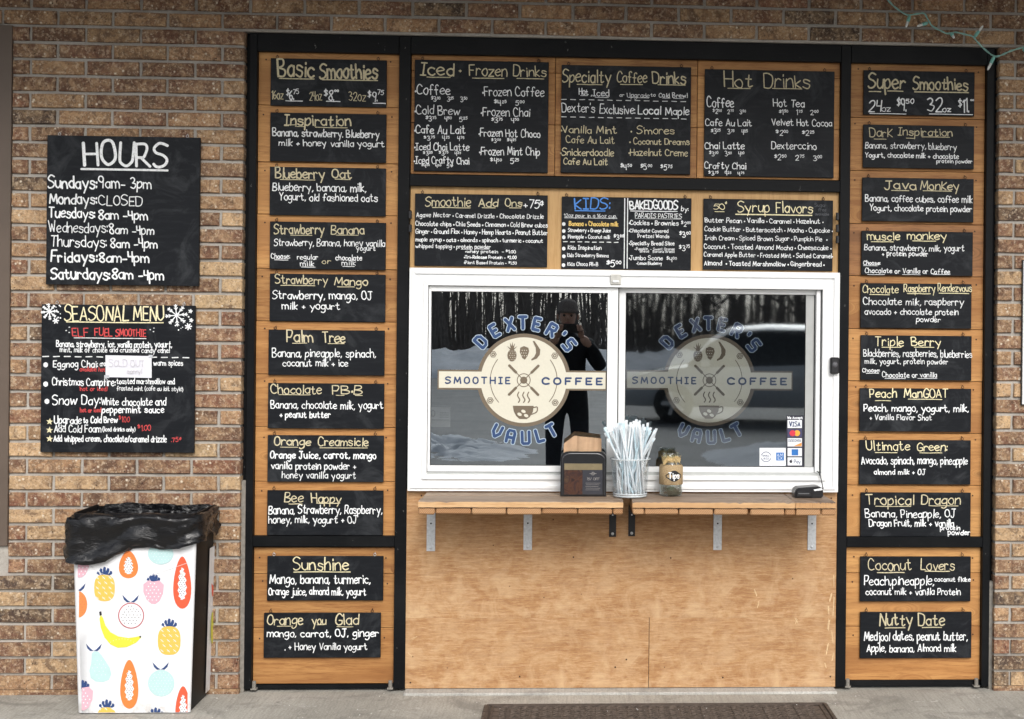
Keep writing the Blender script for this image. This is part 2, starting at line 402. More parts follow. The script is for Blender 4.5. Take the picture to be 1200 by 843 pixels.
# ------------------------------------------------------------------ single-stroke hand lettering
GL = {
'A':'0e3o6e 1h5h','B':'0o0e ~0o4o5m4k0j ~0j5i6g4e0e','C':'~6m4o2o0l0h1f3e6f','D':'0o0e ~0o3o6m6h4e0e','E':'5o0o0e5e 0j4j',
'F':'5o0o0e 0j4j','G':'~6m4o2o0l0h1f3e6f6i 6i3i','H':'0o0e 6o6e 0j6j','I':'0o4o 2o2e 0e4e','J':'1o6o ~4o4h3e1e0g','K':'0o0e 5n0i5e',
'L':'0o0e5e','M':'0e1o4g7o8e','N':'0e0o6e6o','O':'~3o1n0k0h1f3e5f6h6k5n3o','P':'0e0o ~0o4o5m4j3i0i','Q':'~3o1n0k0h1f3e5f6h6k5n3o 4g7d',
'R':'0e0o ~0o4o5m4j3i0i 2i6e','S':'~6n4o2o0m1k4j6h5f3e1e0f','T':'0o6o 3o3e','U':'~0o0h1f3e5f6h6o','V':'0o3e6o','W':'0o2e4l6e8o','X':'0o6e 6o0e',
'Y':'0o3j6o 3j3e','Z':'0o6o0e6e',
'a':'~5j3k1j0h1f3e5g 5k5e','b':'0o0e ~0i2k4k5h4e2e0f','c':'~5j3k1j0h1f3e5f','d':'5o5e ~5j3k1j0h1f3e5f','e':'~0h5i4k2k0i0g2e5f',
'f':'~5n4o2n2k2e 0j4j','g':'~5j3k1j0h1f3f5g ~5k5d4b2a0b','h':'0o0e ~0i2k4k5h5e','i':'1k1e 1m1n','j':'~3k3d2b0b 3m3n','k':'0o0e 4k0h4e',
'l':'1o1e','m':'0k0e ~0i2k4i4e ~4i6k8i8e','n':'0k0e ~0i2k4k5h5e','o':'~2k0i0g2e4e5g5i4k2k','p':'0k0a ~0i2k4k5h4f2e0f','q':'5k5a ~5j3k1j0h1f3e5f',
'r':'0k0e ~0i2k4j','s':'~5j3k1k1i4h5g4e2e0f','t':'~2n2g3e5f 0k4k','u':'~0k0g2e4f5h 5k5e','v':'0k3e5k','w':'0k2e4j6e8k','x':'0k5e 5k0e',
'y':'0k3f 6k2a','z':'0k5k0e5e',
'0':'~3o0l0h3e5h5l3o','1':'0m2o2e','2':'~0m2o4o5m4j0e 0e5e','3':'~0n2o4n4l2j ~2j5i5g3e0f','4':'0o0j4j 4o4e','5':'5o1o0k ~0k3l5i4f2e0f',
'6':'~4o1l0h2e4f5h3j1i','7':'0o5o2e','8':'~3j0m2o4o5m1i0g2e4e5g3j','9':'~5l3j0l1o4o5m 5n4e',
'.':'0e0f',',':'1f0d',':':'0f0g 0j0k','-':'0h4h','+':'0h4h 2j2f','!':'1o1h 0e1f',"'":'0o0m','$':'~4n2o0n1m3l4k2j0j 2p2i','¢':'~4m2n0l1j4k 3o2i',
'•':'0h0h','(':'~2o0k0g2c',')':'~0o2k2g0c','/':'0e4o'}
GP = {}
def glyph(ch):
    if ch in GP: return GP[ch]
    st = []; wmax = 0
    for s in GL[ch].split():
        sm = s[0] == '~'
        if sm: s = s[1:]
        pts = [(int(s[i]) / 10.0, (ord(s[i+1]) - 101) / 10.0) for i in range(0, len(s), 2)]
        wmax = max(wmax, max(p[0] for p in pts)); st.append((sm, pts))
    GP[ch] = (wmax, st); return GP[ch]

def smooth_pts(pts, n=3):
    if len(pts) < 3: return pts
    closed = pts[0] == pts[-1]; out = []
    for i in range(len(pts) - 1):
        p1, p2 = pts[i], pts[i+1]
        p0 = pts[i-1] if i else (pts[-2] if closed else p1)
        p3 = pts[i+2] if i + 2 < len(pts) else (pts[1] if closed else p2)
        for k in range(n):
            t = k / n
            out.append(tuple(.5 * (2*p1[a] + (p2[a]-p0[a])*t + (2*p0[a]-5*p1[a]+4*p2[a]-p3[a])*t*t + (3*p1[a]-p0[a]-3*p2[a]+p3[a])*t**3) for a in (0, 1)))
    out.append(pts[-1]); return out

class Ink:
    """marker strokes: raised ribbons lying on the plane y = Y"""
    def __init__(s, Y, rise=.0005): s.mb = MB(); s.Y = Y - .0003; s.k = 0; s.rise = rise
    def stroke(s, pts, w):
        q = [pts[0]]
        for p in pts[1:]:
            if math.dist(p, q[-1]) > 1e-5: q.append(p)
        if len(q) == 1: q.append((q[0][0] + 1e-4, q[0][1]))
        n = len(q); h = w / 2; rows = []
        s.k = (s.k + 1) % 40; y0 = s.Y - s.k * 4e-6
        def row(p, d, hw):
            nx, nz = -d[1] * hw, d[0] * hw
            rows.append(((p[0]+nx, y0, p[1]+nz), (p[0], y0 - s.rise * (.3 + .7 * hw / h), p[1]), (p[0]-nx, y0, p[1]-nz)))
        for i in range(n):
            a, b = q[max(i-1, 0)], q[min(i+1, n-1)]
            if 0 < i < n-1:
                d1 = (q[i][0]-a[0], q[i][1]-a[1]); d2 = (b[0]-q[i][0], b[1]-q[i][1])
                l1, l2 = math.hypot(*d1), math.hypot(*d2); d1 = (d1[0]/l1, d1[1]/l1); d2 = (d2[0]/l2, d2[1]/l2)
                dot = d1[0]*d2[0] + d1[1]*d2[1]
                if dot < .35:                                  # a sharp corner: two rows
                    row(q[i], d1, h); row((q[i][0]+d1[0]*h*.6, q[i][1]+d1[1]*h*.6), d1, h*.5)
                    row((q[i][0]-d2[0]*h*.6, q[i][1]-d2[1]*h*.6), d2, h*.5); row(q[i], d2, h); continue
                d = (d1[0]+d2[0], d1[1]+d2[1])
            else: d = (b[0]-a[0], b[1]-a[1])
            l = math.hypot(*d) or 1; d = (d[0]/l, d[1]/l)
            if i == 0:
                row((q[0][0]-d[0]*h*.85, q[0][1]-d[1]*h*.85), d, h*.45); row((q[0][0]-d[0]*h*.4, q[0][1]-d[1]*h*.4), d, h*.88)
            row(q[i], d, h)
            if i == n-1:
                row((q[i][0]+d[0]*h*.4, q[i][1]+d[1]*h*.4), d, h*.88); row((q[i][0]+d[0]*h*.85, q[i][1]+d[1]*h*.85), d, h*.45)
        vs = [v for r in rows for v in r]; fs = []
        for i in range(len(rows)-1):
            b = i*3; fs += [(b, b+3, b+4, b+1), (b+1, b+4, b+5, b+2)]
        # faces look towards -y
        a = (vs[0][0]-vs[2][0], vs[0][2]-vs[2][2])
        s.mb.add(vs, fs)
    def text(s, txt, X0, Z0, X1, cap, w, rng, jit=1.0, sub=3):
        items = []; x = 0.0; small = False; wob = 0.0; lw = rng.uniform(.88, 1.08)
        for ch in txt:
            if ch == '^': small = not small; x += .02; continue
            if ch == ' ': x += .46; wob = rng.uniform(-.045, .045) * cap * jit; continue
            if ch not in GL: continue
            gw, st = glyph(ch); k = .52 if small else 1.0
            items.append((ch, x, k, gw, wob)); x += (gw * k + .17 * (.8 if small else 1) + (.06 if w > .16 * cap else 0))
        total = x - .17
        sx = (X1 - X0) / max(total, .05)
        if len(txt) == 1: sx = cap
        sx = max(sx, cap * .22)
        for ch, x, k, gw, wob in items:
            st = glyph(ch)[1]
            dz = wob + rng.uniform(-.045, .045) * cap * jit; sk = rng.uniform(-.11, .09) * jit; sc = rng.uniform(.90, 1.08)
            if ch == '•': dz = 0; sc = 1
            for sm, pts in st:
                pp = [((px + rng.uniform(-.014, .014) * jit), (pz + rng.uniform(-.014, .014) * jit)) for px, pz in pts]
                if pts[0] == pts[-1]: pp[-1] = pp[0]
                if sm: pp = smooth_pts(pp, sub)
                lift = .48 if k < 1 else 0
                out = [(X0 + (x + px * k + sk * pz * k) * sx, Z0 + dz + (pz * k * sc + lift) * cap) for px, pz in pp]
                s.stroke(out, w * (2.1 if ch == '•' else rng.uniform(.84, 1.08) * lw) * (.85 if k < 1 else 1))

def star_pts(cx, cz, r, n=5, q=.42, rot=0.0):
    return [(cx + math.sin(rot + math.pi * i / n) * (r if i % 2 == 0 else r * q), cz + math.cos(rot + math.pi * i / n) * (r if i % 2 == 0 else r * q)) for i in range(2 * n)]

# ================================================================== SETTING
gm = MB(); gm.box(-14, -2.6, -.30, 14, .9, 0.0)
tag(gm.build('pavement', M['concrete']), kind='structure', label='grey brushed concrete pavement with salt stains')
gl = MB(); gl.add([(-250, -300, -.13), (250, -300, -.13), (250, 200, -.13), (-250, 200, -.13)], [(0, 1, 2, 3)])
tag(gl.build('parking_lot', M['asphalt']), kind='structure')
rng = random.Random(3)
def lumpy(name, x0, x1, y0, y1, h, nx, ny, seed, gaps=0.0, mat='snow', amp=1.0):
    from mathutils import noise as nz
    mb = MB(); vs = []
    for j in range(ny + 1):
        for i in range(nx + 1):
            u, v = i / nx, j / ny
            e = math.sin(math.pi * v) ** .6 * min(1, u * 8, (1 - u) * 8)
            x = x0 + (x1 - x0) * u; y = y0 + (y1 - y0) * v
            n = nz.noise(Vector((x * .7 + seed, y * .9, seed))) * .6 + nz.noise(Vector((x * 2.3, y * 2.3 + seed, 1))) * .35 + nz.noise(Vector((x * 6, y * 6, seed))) * .24 + nz.noise(Vector((x * 13, y * 13, seed))) * .12
            vs.append((x, y, -.16 + max(0, h * e * (.75 + n * amp - gaps))))
    fs = [(j*(nx+1)+i, j*(nx+1)+i+1, (j+1)*(nx+1)+i+1, (j+1)*(nx+1)+i) for j in range(ny) for i in range(nx)]
    mb.add(vs, fs); o = mb.build(name, M[mat], smooth=True); tag(o, kind='structure'); return o
lumpy('snow_bank', -14, -.3, -14.5, -10.6, .26, 260, 90, 4.0, .30, amp=1.9)
lumpy('snow_bank', 1.5, 13, -13.0, -9.0, .40, 70, 36, 9.0, .05)
lumpy('snow_bank', -40, 40, -47, -38, .95, 420, 30, 2.0, -.1, amp=.4)
lumpy('snow_field', -90, 90, -90, -46, .5, 60, 30, 6.0, -.3)

# ================================================================== BRICK WALL
PITCH = (2.7493 - .0166) / 41.0
def zrow(k): return 2.7493 - PITCH * k                       # bed joint k, the top one of course k
OX0, OX1, OZ1 = -1.352, 1.752, zrow(1) - .004                # the opening; its head sits under course 0/1
CODES = {  # course -> colours of the bricks left of the opening (x from the bronze frame) and right of it
 2:('BBTTB','T'),3:('BTBBBB','T'),4:('BBBBT','T'),5:('RTBBTT','B'),6:('DTBTB','B'),7:('RBTBTT','B'),8:('BBBTT','B'),9:('BBTTBB','B'),
 10:('DBTTT','L'),11:('TTBBTT','D'),12:('LTBBL','B'),13:('BBTBBT','B'),14:('TBBBB','B'),15:('RTBBLL','L'),16:('LBTBL','B'),17:('BBTBLL','T'),
 18:('BTTTR','B'),19:('TDBTBB','B'),20:('BTBBR','T'),21:('TBTTBB','B'),22:('BTBBL','L'),23:('BBBBRR','B'),24:('RTBBT','L'),25:('LTBBBB','B'),
 26:('LTBLB','B'),27:('BTBBRR','B'),28:('LLBTL','T'),29:('RRBBBT','T'),30:('LTBTT','T'),31:('RLBBTT','L'),32:('BBBBT','T'),33:('RBBBBT','B'),
 34:('BDDBBL','B'),35:('BLTBBB','DD'),36:('LDBTT','T'),37:('BBTBBB','TT'),38:('LBTBL','T'),39:('RBTBBB','TT'),40:('LBBTL','T'),41:('BTTBBB','RB')}
TOP = {-1:'BTBBTTBDBTBBTBDTTBBTTDB', 0:'TTTTBBTTBBTBBTTDBBTBTBTBBB', 1:'BTBBTTTBTTTTTTBBBBBTTB'}
BL = .2168                                                    # brick length with its joint
wall = thing('brick_wall', 'mottled tan and brown brick wall surrounding the order window opening', 'brick wall', (0, 0, 0))
def brick_mesh(L, hgt, seed):
    r = random.Random(seed); b = .003; mb = MB()
    j = lambda a=.0014: r.uniform(-a, a)
    x, z = L / 2, hgt / 2
    # front outline as an uneven ring of eight points, chamfered back to the body
    ring = [(-x, -z), (0, -z), (x, -z), (x, 0), (x, z), (0, z), (-x, z), (-x, 0)]
    ring = [(px + j(), pz + j()) for px, pz in ring]
    front = [(px - math.copysign(b, px) * (abs(px) > .01) , j(.0007), pz - math.copysign(b, pz) * (abs(pz) > .005)) for px, pz in ring]
    mid = [(px, b + .001, pz) for px, pz in ring]; back = [(px, .085, pz) for px, pz in ring]
    vs = front + mid + back
    fs = [tuple(range(8))] + [(8+i, 8+(i+1) % 8, (i+1) % 8, i) for i in range(8)] + [(16+i, 16+(i+1) % 8, 8+(i+1) % 8, 8+i) for i in range(8)]
    mb.add(vs, fs); me = mb.mesh('brick', M['brick']); return me
_bm = {}
def brick_at(x0, x1, k, code, parent, far):
    L = (x1 - x0); z = (zrow(k) + zrow(k + 1)) / 2; hgt = PITCH - .0125; yo = rng.uniform(-.0018, .0018)
    if far is not None:
        far.box(x0, yo, z - hgt/2, x1, .085, z + hgt/2, bev=0); return
    key = (round(L, 3), rng.randrange(4))
    if key not in _bm: _bm[key] = brick_mesh(L, hgt, hash(key) % 9999)
    c = BC[code]; f = rng.uniform(.84, 1.16); g = rng.uniform(.95, 1.05)
    obj_from(_bm[key], 'brick', ((x0+x1)/2, yo, z), parent, (c[0]*f, c[1]*f*g, c[2]*f*g, 1))
farb = MB(); nb = 0
XL, XR = -5.0, 5.0
BFX = -2.262                                                  # left side of the bricks beside the bronze frame
def course_joints(k):
    # joints measured in the photo: even courses at x=64 px, odd ones half a brick over
    ph = W(64 if k % 2 == 0 else 97, 390)[0]
    a = ph - math.ceil((ph - XL) / BL) * BL
    out = []
    while a < XR + BL: out.append(a); a += BL
    return out
for k in range(-3, 42):
    js = course_joints(k)
    if k >= 1: pass
    for i in range(len(js) - 1):
        a, b = js[i], js[i+1]
        z_mid = (zrow(k) + zrow(k+1)) / 2
        segs = []
        if k <= 0: segs = [(a, b)]
        else:
            if a < OX0: segs.append((a, min(b, OX0 + .004)))
            if b > OX1: segs.append((max(a, OX1 - .004), b))
        for (s0, s1) in segs:
            if s0 < BFX and 2 <= k + .5 and k < 33.5 and k >= 1:  # bronze window unit stands there
                if s1 <= BFX + .04: 
                    if s1 < -3.6: farb.box(s0+.006, 0, z_mid-PITCH/2+.006, min(s1, -3.6), .085, z_mid+PITCH/2-.006)
                    continue
                s0 = BFX - .006
            if s1 - s0 < .03: continue
            jx = .006 + rng.uniform(-.001, .001)
            x0, x1 = s0 + (jx if s0 not in (OX1 - .004,) else .0), s1 - (jx if s1 != OX0 + .004 else 0)
            seen = x1 > -2.33 and x0 < 1.90 and k >= -2 and nb < 299
            code = None
            if seen:
                if k >= 2 and s1 <= OX0 + .01:
                    seq = CODES[k][0]; idx = int(max(0, round((s0 - (BFX - .006)) / BL + (.35 if s0 > BFX else 0))))
                    if k >= 34: idx = int(max(0, round((s1 - (-2.33)) / BL)))
                    code = seq[min(idx, len(seq)-1)]
                elif k >= 2: code = CODES[k][1][0 if s0 < 1.80 else -1] if s0 < 1.8 else rng.choice('TBBTL')
                elif k in TOP: code = TOP[k][min(len(TOP[k])-1, max(0, int((s0 + 2.35) / BL)))]
                else: code = rng.choice('BBTTBR')
                nb += 1; brick_at(x0, x1, k, code, wall, None)
            else: brick_at(x0, x1, k, 'B', wall, farb)
tag(farb.build('brick_field', M['brick_far'], wall), kind='stuff')
mm = MB()
mm.box(-5, .0105, -.05, -3.6, .12, 3.0); mm.box(BFX - .07, .0105, .02, OX0, .12, OZ1)
mm.box(-3.6, .0105, -.05, BFX - .07, .12, .585)
mm.box(OX1, .0105, -.05, 5, .12, OZ1); mm.box(-5, .0107, OZ1, 5, .12, 3.02)
mm.build('mortar', M['mortar'], wall)
fb = MB()                                                     # the sliver of brick footing and mortar at pavement level
fb.box(-2.6, .002, -.02, OX0 + .006, .05, .0205); fb.box(OX1 - .003, .002, -.02, 4, .05, .0205)
fb.build('footing_course', M['brick_far'], wall)
sl = MB()
for xa, xb in ((OX0, OX0 + .020), (OX1 - .018, OX1)):
    sl.box(xa, .026, .0, xb, .085, .86 if xa < 0 else .45)
sl.build('sealant_strip', M['grey_seal'], wall)

# behind the wall: the dark shop room, and the walkway roof over the pavement
rm = MB()
rm.box(-1.4, .30, -.02, 1.8, .34, .80); rm.box(-1.4, 2.6, -.02, 1.8, 2.66, 2.7); rm.box(-1.46, .12, -.02, -1.4, 2.66, 2.75)
rm.box(1.8, .12, -.02, 1.86, 2.66, 2.75); rm.box(-1.4, .12, 2.69, 1.8, 2.66, 2.75); rm.box(-1.4, .34, -.02, 1.8, 2.6, 0.0)
tag(rm.build('shop_room', M['dark_room']), kind='structure')
cp = thing('walkway_canopy', 'flat roof over the pavement in front of the shop wall', 'canopy', (0, 0, 2.98))
mb = MB(); mb.box(-5, -1.12, 3.03, 5, 3.0, 3.12); mb.build('soffit', M['soffit'], cp)
mb = MB(); mb.box(-5, -1.18, 2.99, 5, -1.12, 3.35); mb.build('fascia', M['bronze'], cp)

# ================================================================== BRONZE WINDOW AT THE LEFT EDGE
zs = W(12, 640)[1]; zt = W(12, 30)[1]
sw = thing('storefront_window', 'bronze framed storefront window at the far left edge of the brick wall', 'window', (-2.9, 0, zs))
mb = MB(); xf = W(12, 340)[0]
mb.box(xf - .052, -.006, zs, xf, .08, zt, bev=.002); mb.build('jamb', M['bronze'], sw)
mb = MB(); mb.box(-3.6, -.006, zt - .05, xf - .052, .08, zt, bev=.002); mb.build('head', M['bronze'], sw)
mb = MB(); mb.box(-3.6, -.03, zs - .0, xf - .052, .08, zs + .05, bev=.002); mb.build('sill', M['bronze'], sw)
mb = MB(); mb.box(-3.6, -.006, zs + .05, -3.55, .08, zt - .05, bev=.002); mb.build('jamb', M['bronze'], sw)
mb = MB(); mb.box(-3.55, .035, zs + .05, xf - .052, .041, zt - .05); mb.build('glass_pane', M['glass'], sw)
mb = MB()
for i in range(34): mb.box(-3.5, .07, zs + .08 + i*.058, xf - .0525, .074, zs + .11 + i*.058)
tag(mb.build('window_blind', M['white'], sw), kind='stuff')
mb = MB(); mb.box(-3.6, .10, zs, xf - .052, .12, zt); mb.build('backing', M['dark_room'], sw)

# ================================================================== WHITE SIGN CUT BY THE RIGHT EDGE
x0, z1 = W(1198.3, 306); _, z0 = W(1198.3, 474)
mb = MB(); mb.box(x0, -.014, z0, x0 + .45, -.001, z1, bev=.002)
ps = thing('wall_poster', 'white panel on the brick wall cut off by the right edge of the photo', 'poster', (x0 + .22, 0, z0))
mb.build('panel', M['white'], ps)
mb = MB(); mb.box(x0 - .003, -.010, z0 - .004, x0 + .454, -.0008, z1 + .004); mb.build('backing_board', M['darksteel'], ps)

# ================================================================== BLACK FRAMING
FY = .026                                                     # face of the black members; the timber lies at .05
fr = thing('black_framing', 'black painted timber framing dividing the wood panels in the brick opening', 'frame', (0, .05, 0))
def member(name, xa, xb, za, zb, y0=FY, y1=.10, bev=.002):
    mb = MB(); mb.box(xa, y0, za, xb, y1, zb, bev=bev); return mb.build(name, M['frame'], fr)
def mx(*p): return sum(W(a, b, FY)[0] for a, b in p) / len(p)
P0, P1 = OX0 + .001, mx((302, 60), (294, 800))
P2, P3 = mx((467, 63), (461.5, 800)), mx((482, 64), (474, 800))
P4, P5 = mx((984, 70), (981, 800)), mx((997, 75), (991.5, 800))
P6, P7 = mx((1155, 76), (1152, 790)), OX1 - .001
ZT = OZ1 - .002; ZH = W(380, 60, FY)[1]
member('post', P0 + .018, P1, .012, ZT); member('post', P2, P3, .012, ZT); member('post', P4, P5, .012, ZT); member('post', P6, P7 - .016, .012, ZT)
for xa_, xb_ in ((P0, P0 + .018), (P7 - .016, P7)): mb = MB(); mb.box(xa_, FY + .022, .012, xb_, .1, ZT); mb.build('painted_shadow_strip', M['frame'], fr)  # black strips painted in for the shade beside the outer posts
member('rail', P1, P2, W(380, 61.5, FY)[1], ZT); member('rail', P3, P4, W(730, 68, FY)[1], ZT); member('rail', P5, P6, W(1075, 75, FY)[1], ZT)
RL = (W(380, 628.5, FY)[1], W(380, 641, FY)[1]); RC = (W(730, 208, FY)[1], W(730, 221.5, FY)[1]); RR = (W(1070, 629.5, FY)[1], W(1070, 641.5, FY)[1])
member('rail', P1, P2, RL[1], RL[0]); member('rail', P3, P4, RC[1], RC[0]); member('rail', P5, P6, RR[1], RR[0])
ZBL = W(380, 802, .045)[1]; ZBR = W(1070, 797, .045)[1]
member('rail', P1, P2, .010, ZBL - .002, y0=.045); member('rail', P5, P6, .010, ZBR - .002, y0=.045)
for x in (P1 + .01, P2 - .012, P5 + .01, P6 - .02):
    mb = MB(); mb.tube([(x, .03, .012), (x, .03, .045)], .008, 8); mb.box(x - .012, .02, .011, x + .012, .045, .016)
    mb.build('foot_bolt', M['grey_seal'], fr)
for (px, py) in ((481, 252), (481, 268), (981, 254), (981, 268), (981, 281)):   # small black magnets/hinges beside the centre panels
    x, z = W(px, py, FY); mb = MB(); mb.box(x - .006, .010, z - .016, x + .006, FY + .004, z + .016, bev=.002); mb.build('hinge_knuckle', M['darksteel'], fr)

# ================================================================== TIMBER PANELS
nail_me = MB(); nail_me.lathe([(0, 0), (.0035, 0), (.0035, .0012), (0, .0012)], n=8)
nail_me.v = [(x, -z, y) for x, y, z in nail_me.v]; nail_me = nail_me.mesh('nail', M['rust'])
def plank_panel(label, xa, xb, seams, group, dark=(), cols=None, mat='plank', nails=True, seed=1):
    """horizontal boards between the listed heights (pixels at the panel's centre)"""
    zs_ = [W((xa[1] + xb[1]) / 2, s, .05)[1] for s in seams]
    X0, X1 = xa[0], xb[0]
    root = thing('timber_panel', label, 'wood panel', ((X0+X1)/2, .05, min(zs_)), 0, group)
    r = random.Random(seed)
    cs = [X0] + (cols or []) + [X1]
    for i in range(len(zs_) - 1):
        for j in range(len(cs) - 1):
            mb = MB(); yo = r.uniform(-.0018, .0018)
            mb.box(cs[j] + .0010, .05 + yo, zs_[i+1] + .0010, cs[j+1] - .0010, .072, zs_[i] - .0010, bev=.0012)
            mb.build('plank', M['plank_dark' if i in dark else mat], root)
            if nails:
                b = parent_world(root)
                for x in (cs[j] + .03 + r.uniform(-.008, .008), cs[j+1] - .035 + r.uniform(-.008, .008)):
                    z = zs_[i] - .035 + r.uniform(-.01, .01)
                    obj_from(nail_me, 'nail', (x - b.x, .0495 + yo - b.y, z - b.z), root)
    return root
GT = 'stained timber panels set in the black framing'
plank_panel('long plank panel left of the order window, behind the nine upper menu boards', (P1, 298), (P2, 464), [62, 124.5, 191, 252, 315.5, 377, 439, 501, 564.5, 628], GT, seed=3)
plank_panel('short plank panel low on the left, behind the Sunshine menu board', (P1, 295), (P2, 462), [641.5, 672.5, 736, 801.5], GT, seed=4)
plank_panel('long plank panel right of the order window, behind the nine upper menu boards', (P5, 994), (P6, 1153), [75, 139, 201, 263, 324, 386, 447, 508, 569, 629.5], GT, dark=(3,), seed=5)
plank_panel('short plank panel low on the right, behind the Nutty Date menu board', (P5, 992), (P6, 1152), [641.5, 671.5, 734, 797], GT, seed=6)
plank_panel('wide plank panel above the centre rail, behind the three drinks boards', (P3, 482), (P4, 983), [68, 87.5, 148, 208], GT, cols=[W(650.5, 140, .05)[0], W(817, 140, .05)[0]], seed=7, nails=False)
plank_panel('smooth tan plywood strip directly above the white order window', (P3, 482), (P4, 983), [221.5, 322], GT, mat='ply_tan', nails=False, seed=8)

# unseen sheet added behind the timber, so no light comes through the joints
mb = MB(); mb.box(P0, .073, .0, P3 + .02, .078, 2.66); mb.box(P4 - .02, .073, .0, P7, .078, 2.66); mb.box(P3 + .02, .073, W(730, 322, .05)[1] - .02, P4 - .02, .078, 2.66)
mb.build('light_block_sheet', M['dark_room'], fr)

# counter front
cx0, cx1 = W(475.8, 690, .03)[0], W(981.5, 690, .03)[0]; cz1 = W(730, 577, .03)[1] + .01; cz0 = W(730, 806, .03)[1]
cf = thing('plywood_counter', 'large worn plywood sheet below the order window shelves', 'plywood sheet', ((cx0+cx1)/2, .03, cz0))
zsm = W(760, 724, .03)[1]; xsm = W(760.5, 760, .03)[0]
mb = MB()
mb.box(cx0, .03, zsm, cx1, .05, cz1); mb.build('plywood_sheet', M['ply'], cf)
mb = MB(); mb.box(cx0, .0305, cz0, xsm - .0012, .05, zsm - .0003); mb.build('plywood_sheet', M['ply'], cf)
mb = MB(); mb.box(xsm + .0012, .0303, cz0, cx1, .05, zsm - .0003); mb.build('plywood_sheet', M['ply'], cf)
b = parent_world(cf)
for px, py in ((481, 800), (609, 793), (847, 794), (973, 793), (672, 653), (786, 654), (494, 581), (974, 584), (734, 773), (721, 782)):
    x, z = W(px, py, .03); obj_from(nail_me, 'nail', (x - b.x, .0292 - b.y, z - b.z), cf)
ik = Ink(.0303, .0002)                                         # pale scratches near the right edge
for pts, w_ in (([(974, 697), (971, 712), (972, 726), (969, 748)], .010), ([(970, 755), (967, 778), (969, 787)], .009), ([(977, 675), (978, 700), (975, 740), (977, 765), (973, 783)], .004),
                ([(884, 690), (889, 705), (886, 718)], .004), ([(934, 724), (931, 735)], .004), ([(932, 723), (938, 735)], .003), ([(482, 750), (494, 744)], .003), ([(478, 766), (486, 772)], .004)):
    q = [W(a, c_, .03) for a, c_ in pts]
    for rep_ in range(3):
        q2_ = [(x + rng.uniform(-.003, .003), z + rng.uniform(-.006, .006)) for x, z in q]
        for e_ in range(len(q2_) - 1): ik.stroke([q2_[e_], tuple(q2_[e_][a_]*.45 + q2_[e_+1][a_]*.55 for a_ in (0, 1))], w_ * rng.uniform(.2, .45))
scr = simple('bare_scratch', (.66, .49, .29), .8, .2, var=.2, scale=120)
tag(ik.mb.build('scratch', scr, cf), kind='stuff')
mb = MB(); mb.box(cx0, -.035, -.01, cx1 - .01, .06, cz0 - .003, bev=.003)
tag(mb.build('threshold', M['sill']), kind='structure')

# ================================================================== ORDER WINDOW
wx0, wx1 = W(478.7, 450, 0)[0], W(983.2, 450, 0)[0]; wz1 = W(730, 316.8, 0)[1]; wz0 = W(730, 576.3, 0)[1]
win = thing('order_window', 'white vinyl sliding order window with round shop emblem on both panes', 'window', ((wx0+wx1)/2, 0, wz0))
def frame_ring(name, xa, za, xb, zb, wl_, wr, wt, wb, y0, y1, mat, parent, bev=.0015):
    """mitred rectangular ring"""
    mb = MB()
    xi0, xi1, zi0, zi1 = xa + wl_, xb - wr, za + wb, zb - wt
    o = [(xa, za), (xb, za), (xb, zb), (xa, zb)]; i = [(xi0, zi0), (xi1, zi0), (xi1, zi1), (xi0, zi1)]
    g = .0004
    for k in range(4):
        k2 = (k + 1) % 4
        pts = [o[k], o[k2], i[k2], i[k]]
        cx = sum(p[0] for p in pts) / 4; cz = sum(p[1] for p in pts) / 4
        mb.prism([(p[0] + (g if p[0] < cx else -g), p[1]) if k in (0, 2) else (p[0], p[1] + (g if p[1] < cz else -g)) for p in pts], y0, y1)
    return mb.build(name, mat, parent)
gx0, gz1 = W(502, 337, 0); gx1, gz0 = W(962, 556.5, 0)
gz1 = W(730, 337, 0)[1]; gz0 = W(730, 557, 0)[1]
frame_ring('outer_frame', wx0, wz0, wx1, wz1, gx0 - wx0, wx1 - gx1, wz1 - gz1, gz0 - wz0, 0, .06, M['white'], win)
frame_ring('frame_bead', wx0 + .012, wz0 + .012, wx1 - .012, wz1 - .012, .012, .012, .012, .012, -.006, .0, M['white'], win)
frame_ring('frame_bead', gx0 - .018, gz0 - .018, gx1 + .018, gz1 + .018, .018, .018, .018, .018, -.010, .0, M['white'], win)
# inner stepped track under the sashes
mb = MB(); mb.box(gx0, .012, gz0, gx1, .05, gz0 + .012); mb.build('track', M['trackgrey'], win)
# left sash (slides in front)
lx0, lx1 = gx0 + .002, W(723.5, 450, .008)[0]
lgx0, lgx1 = W(504.8, 450, .02)[0], W(711.3, 450, .02)[0]; lgz1 = W(610, 342.5, .02)[1]; lgz0 = W(610, 545.8, .02)[1]
ls = MB(); lsash = frame_ring('sash', lx0, gz0 + .012, lx1, gz1 - .002, lgx0 - lx0, lx1 - lgx1, gz1 - .002 - lgz1, lgz0 - gz0 - .012, .006, .034, M['white'], win)
rx0 = W(724.8, 450, .02)[0]; rx1 = W(961, 450, .02)[0]
rgx0, rgx1 = W(732.2, 450, .04)[0], W(943.3, 450, .04)[0]; rgz1 = W(840, 344.5, .04)[1]; rgz0 = W(840, 547, .04)[1]
rsash = frame_ring('sash', rx0, gz0 + .012, rx1 - .02, gz1 - .002, rgx0 - rx0, rx1 - .02 - W(954.5, 450, .03)[0], gz1 - .002 - rgz1, rgz0 - gz0 - .012, .024, .05, M['white'], win)
mb = MB(); mb.box(rgx1, .030, rgz0 + .002, W(953.2, 450, .03)[0], .046, rgz1 - .002); mb.build('screen_track', M['trackgrey'], win)
mb = MB(); mb.box(W(953.4, 450, .03)[0], .028, rgz0 + .002, W(954.6, 450, .03)[0], .046, rgz1 - .002); mb.build('seal_strip', M['darksteel'], win)
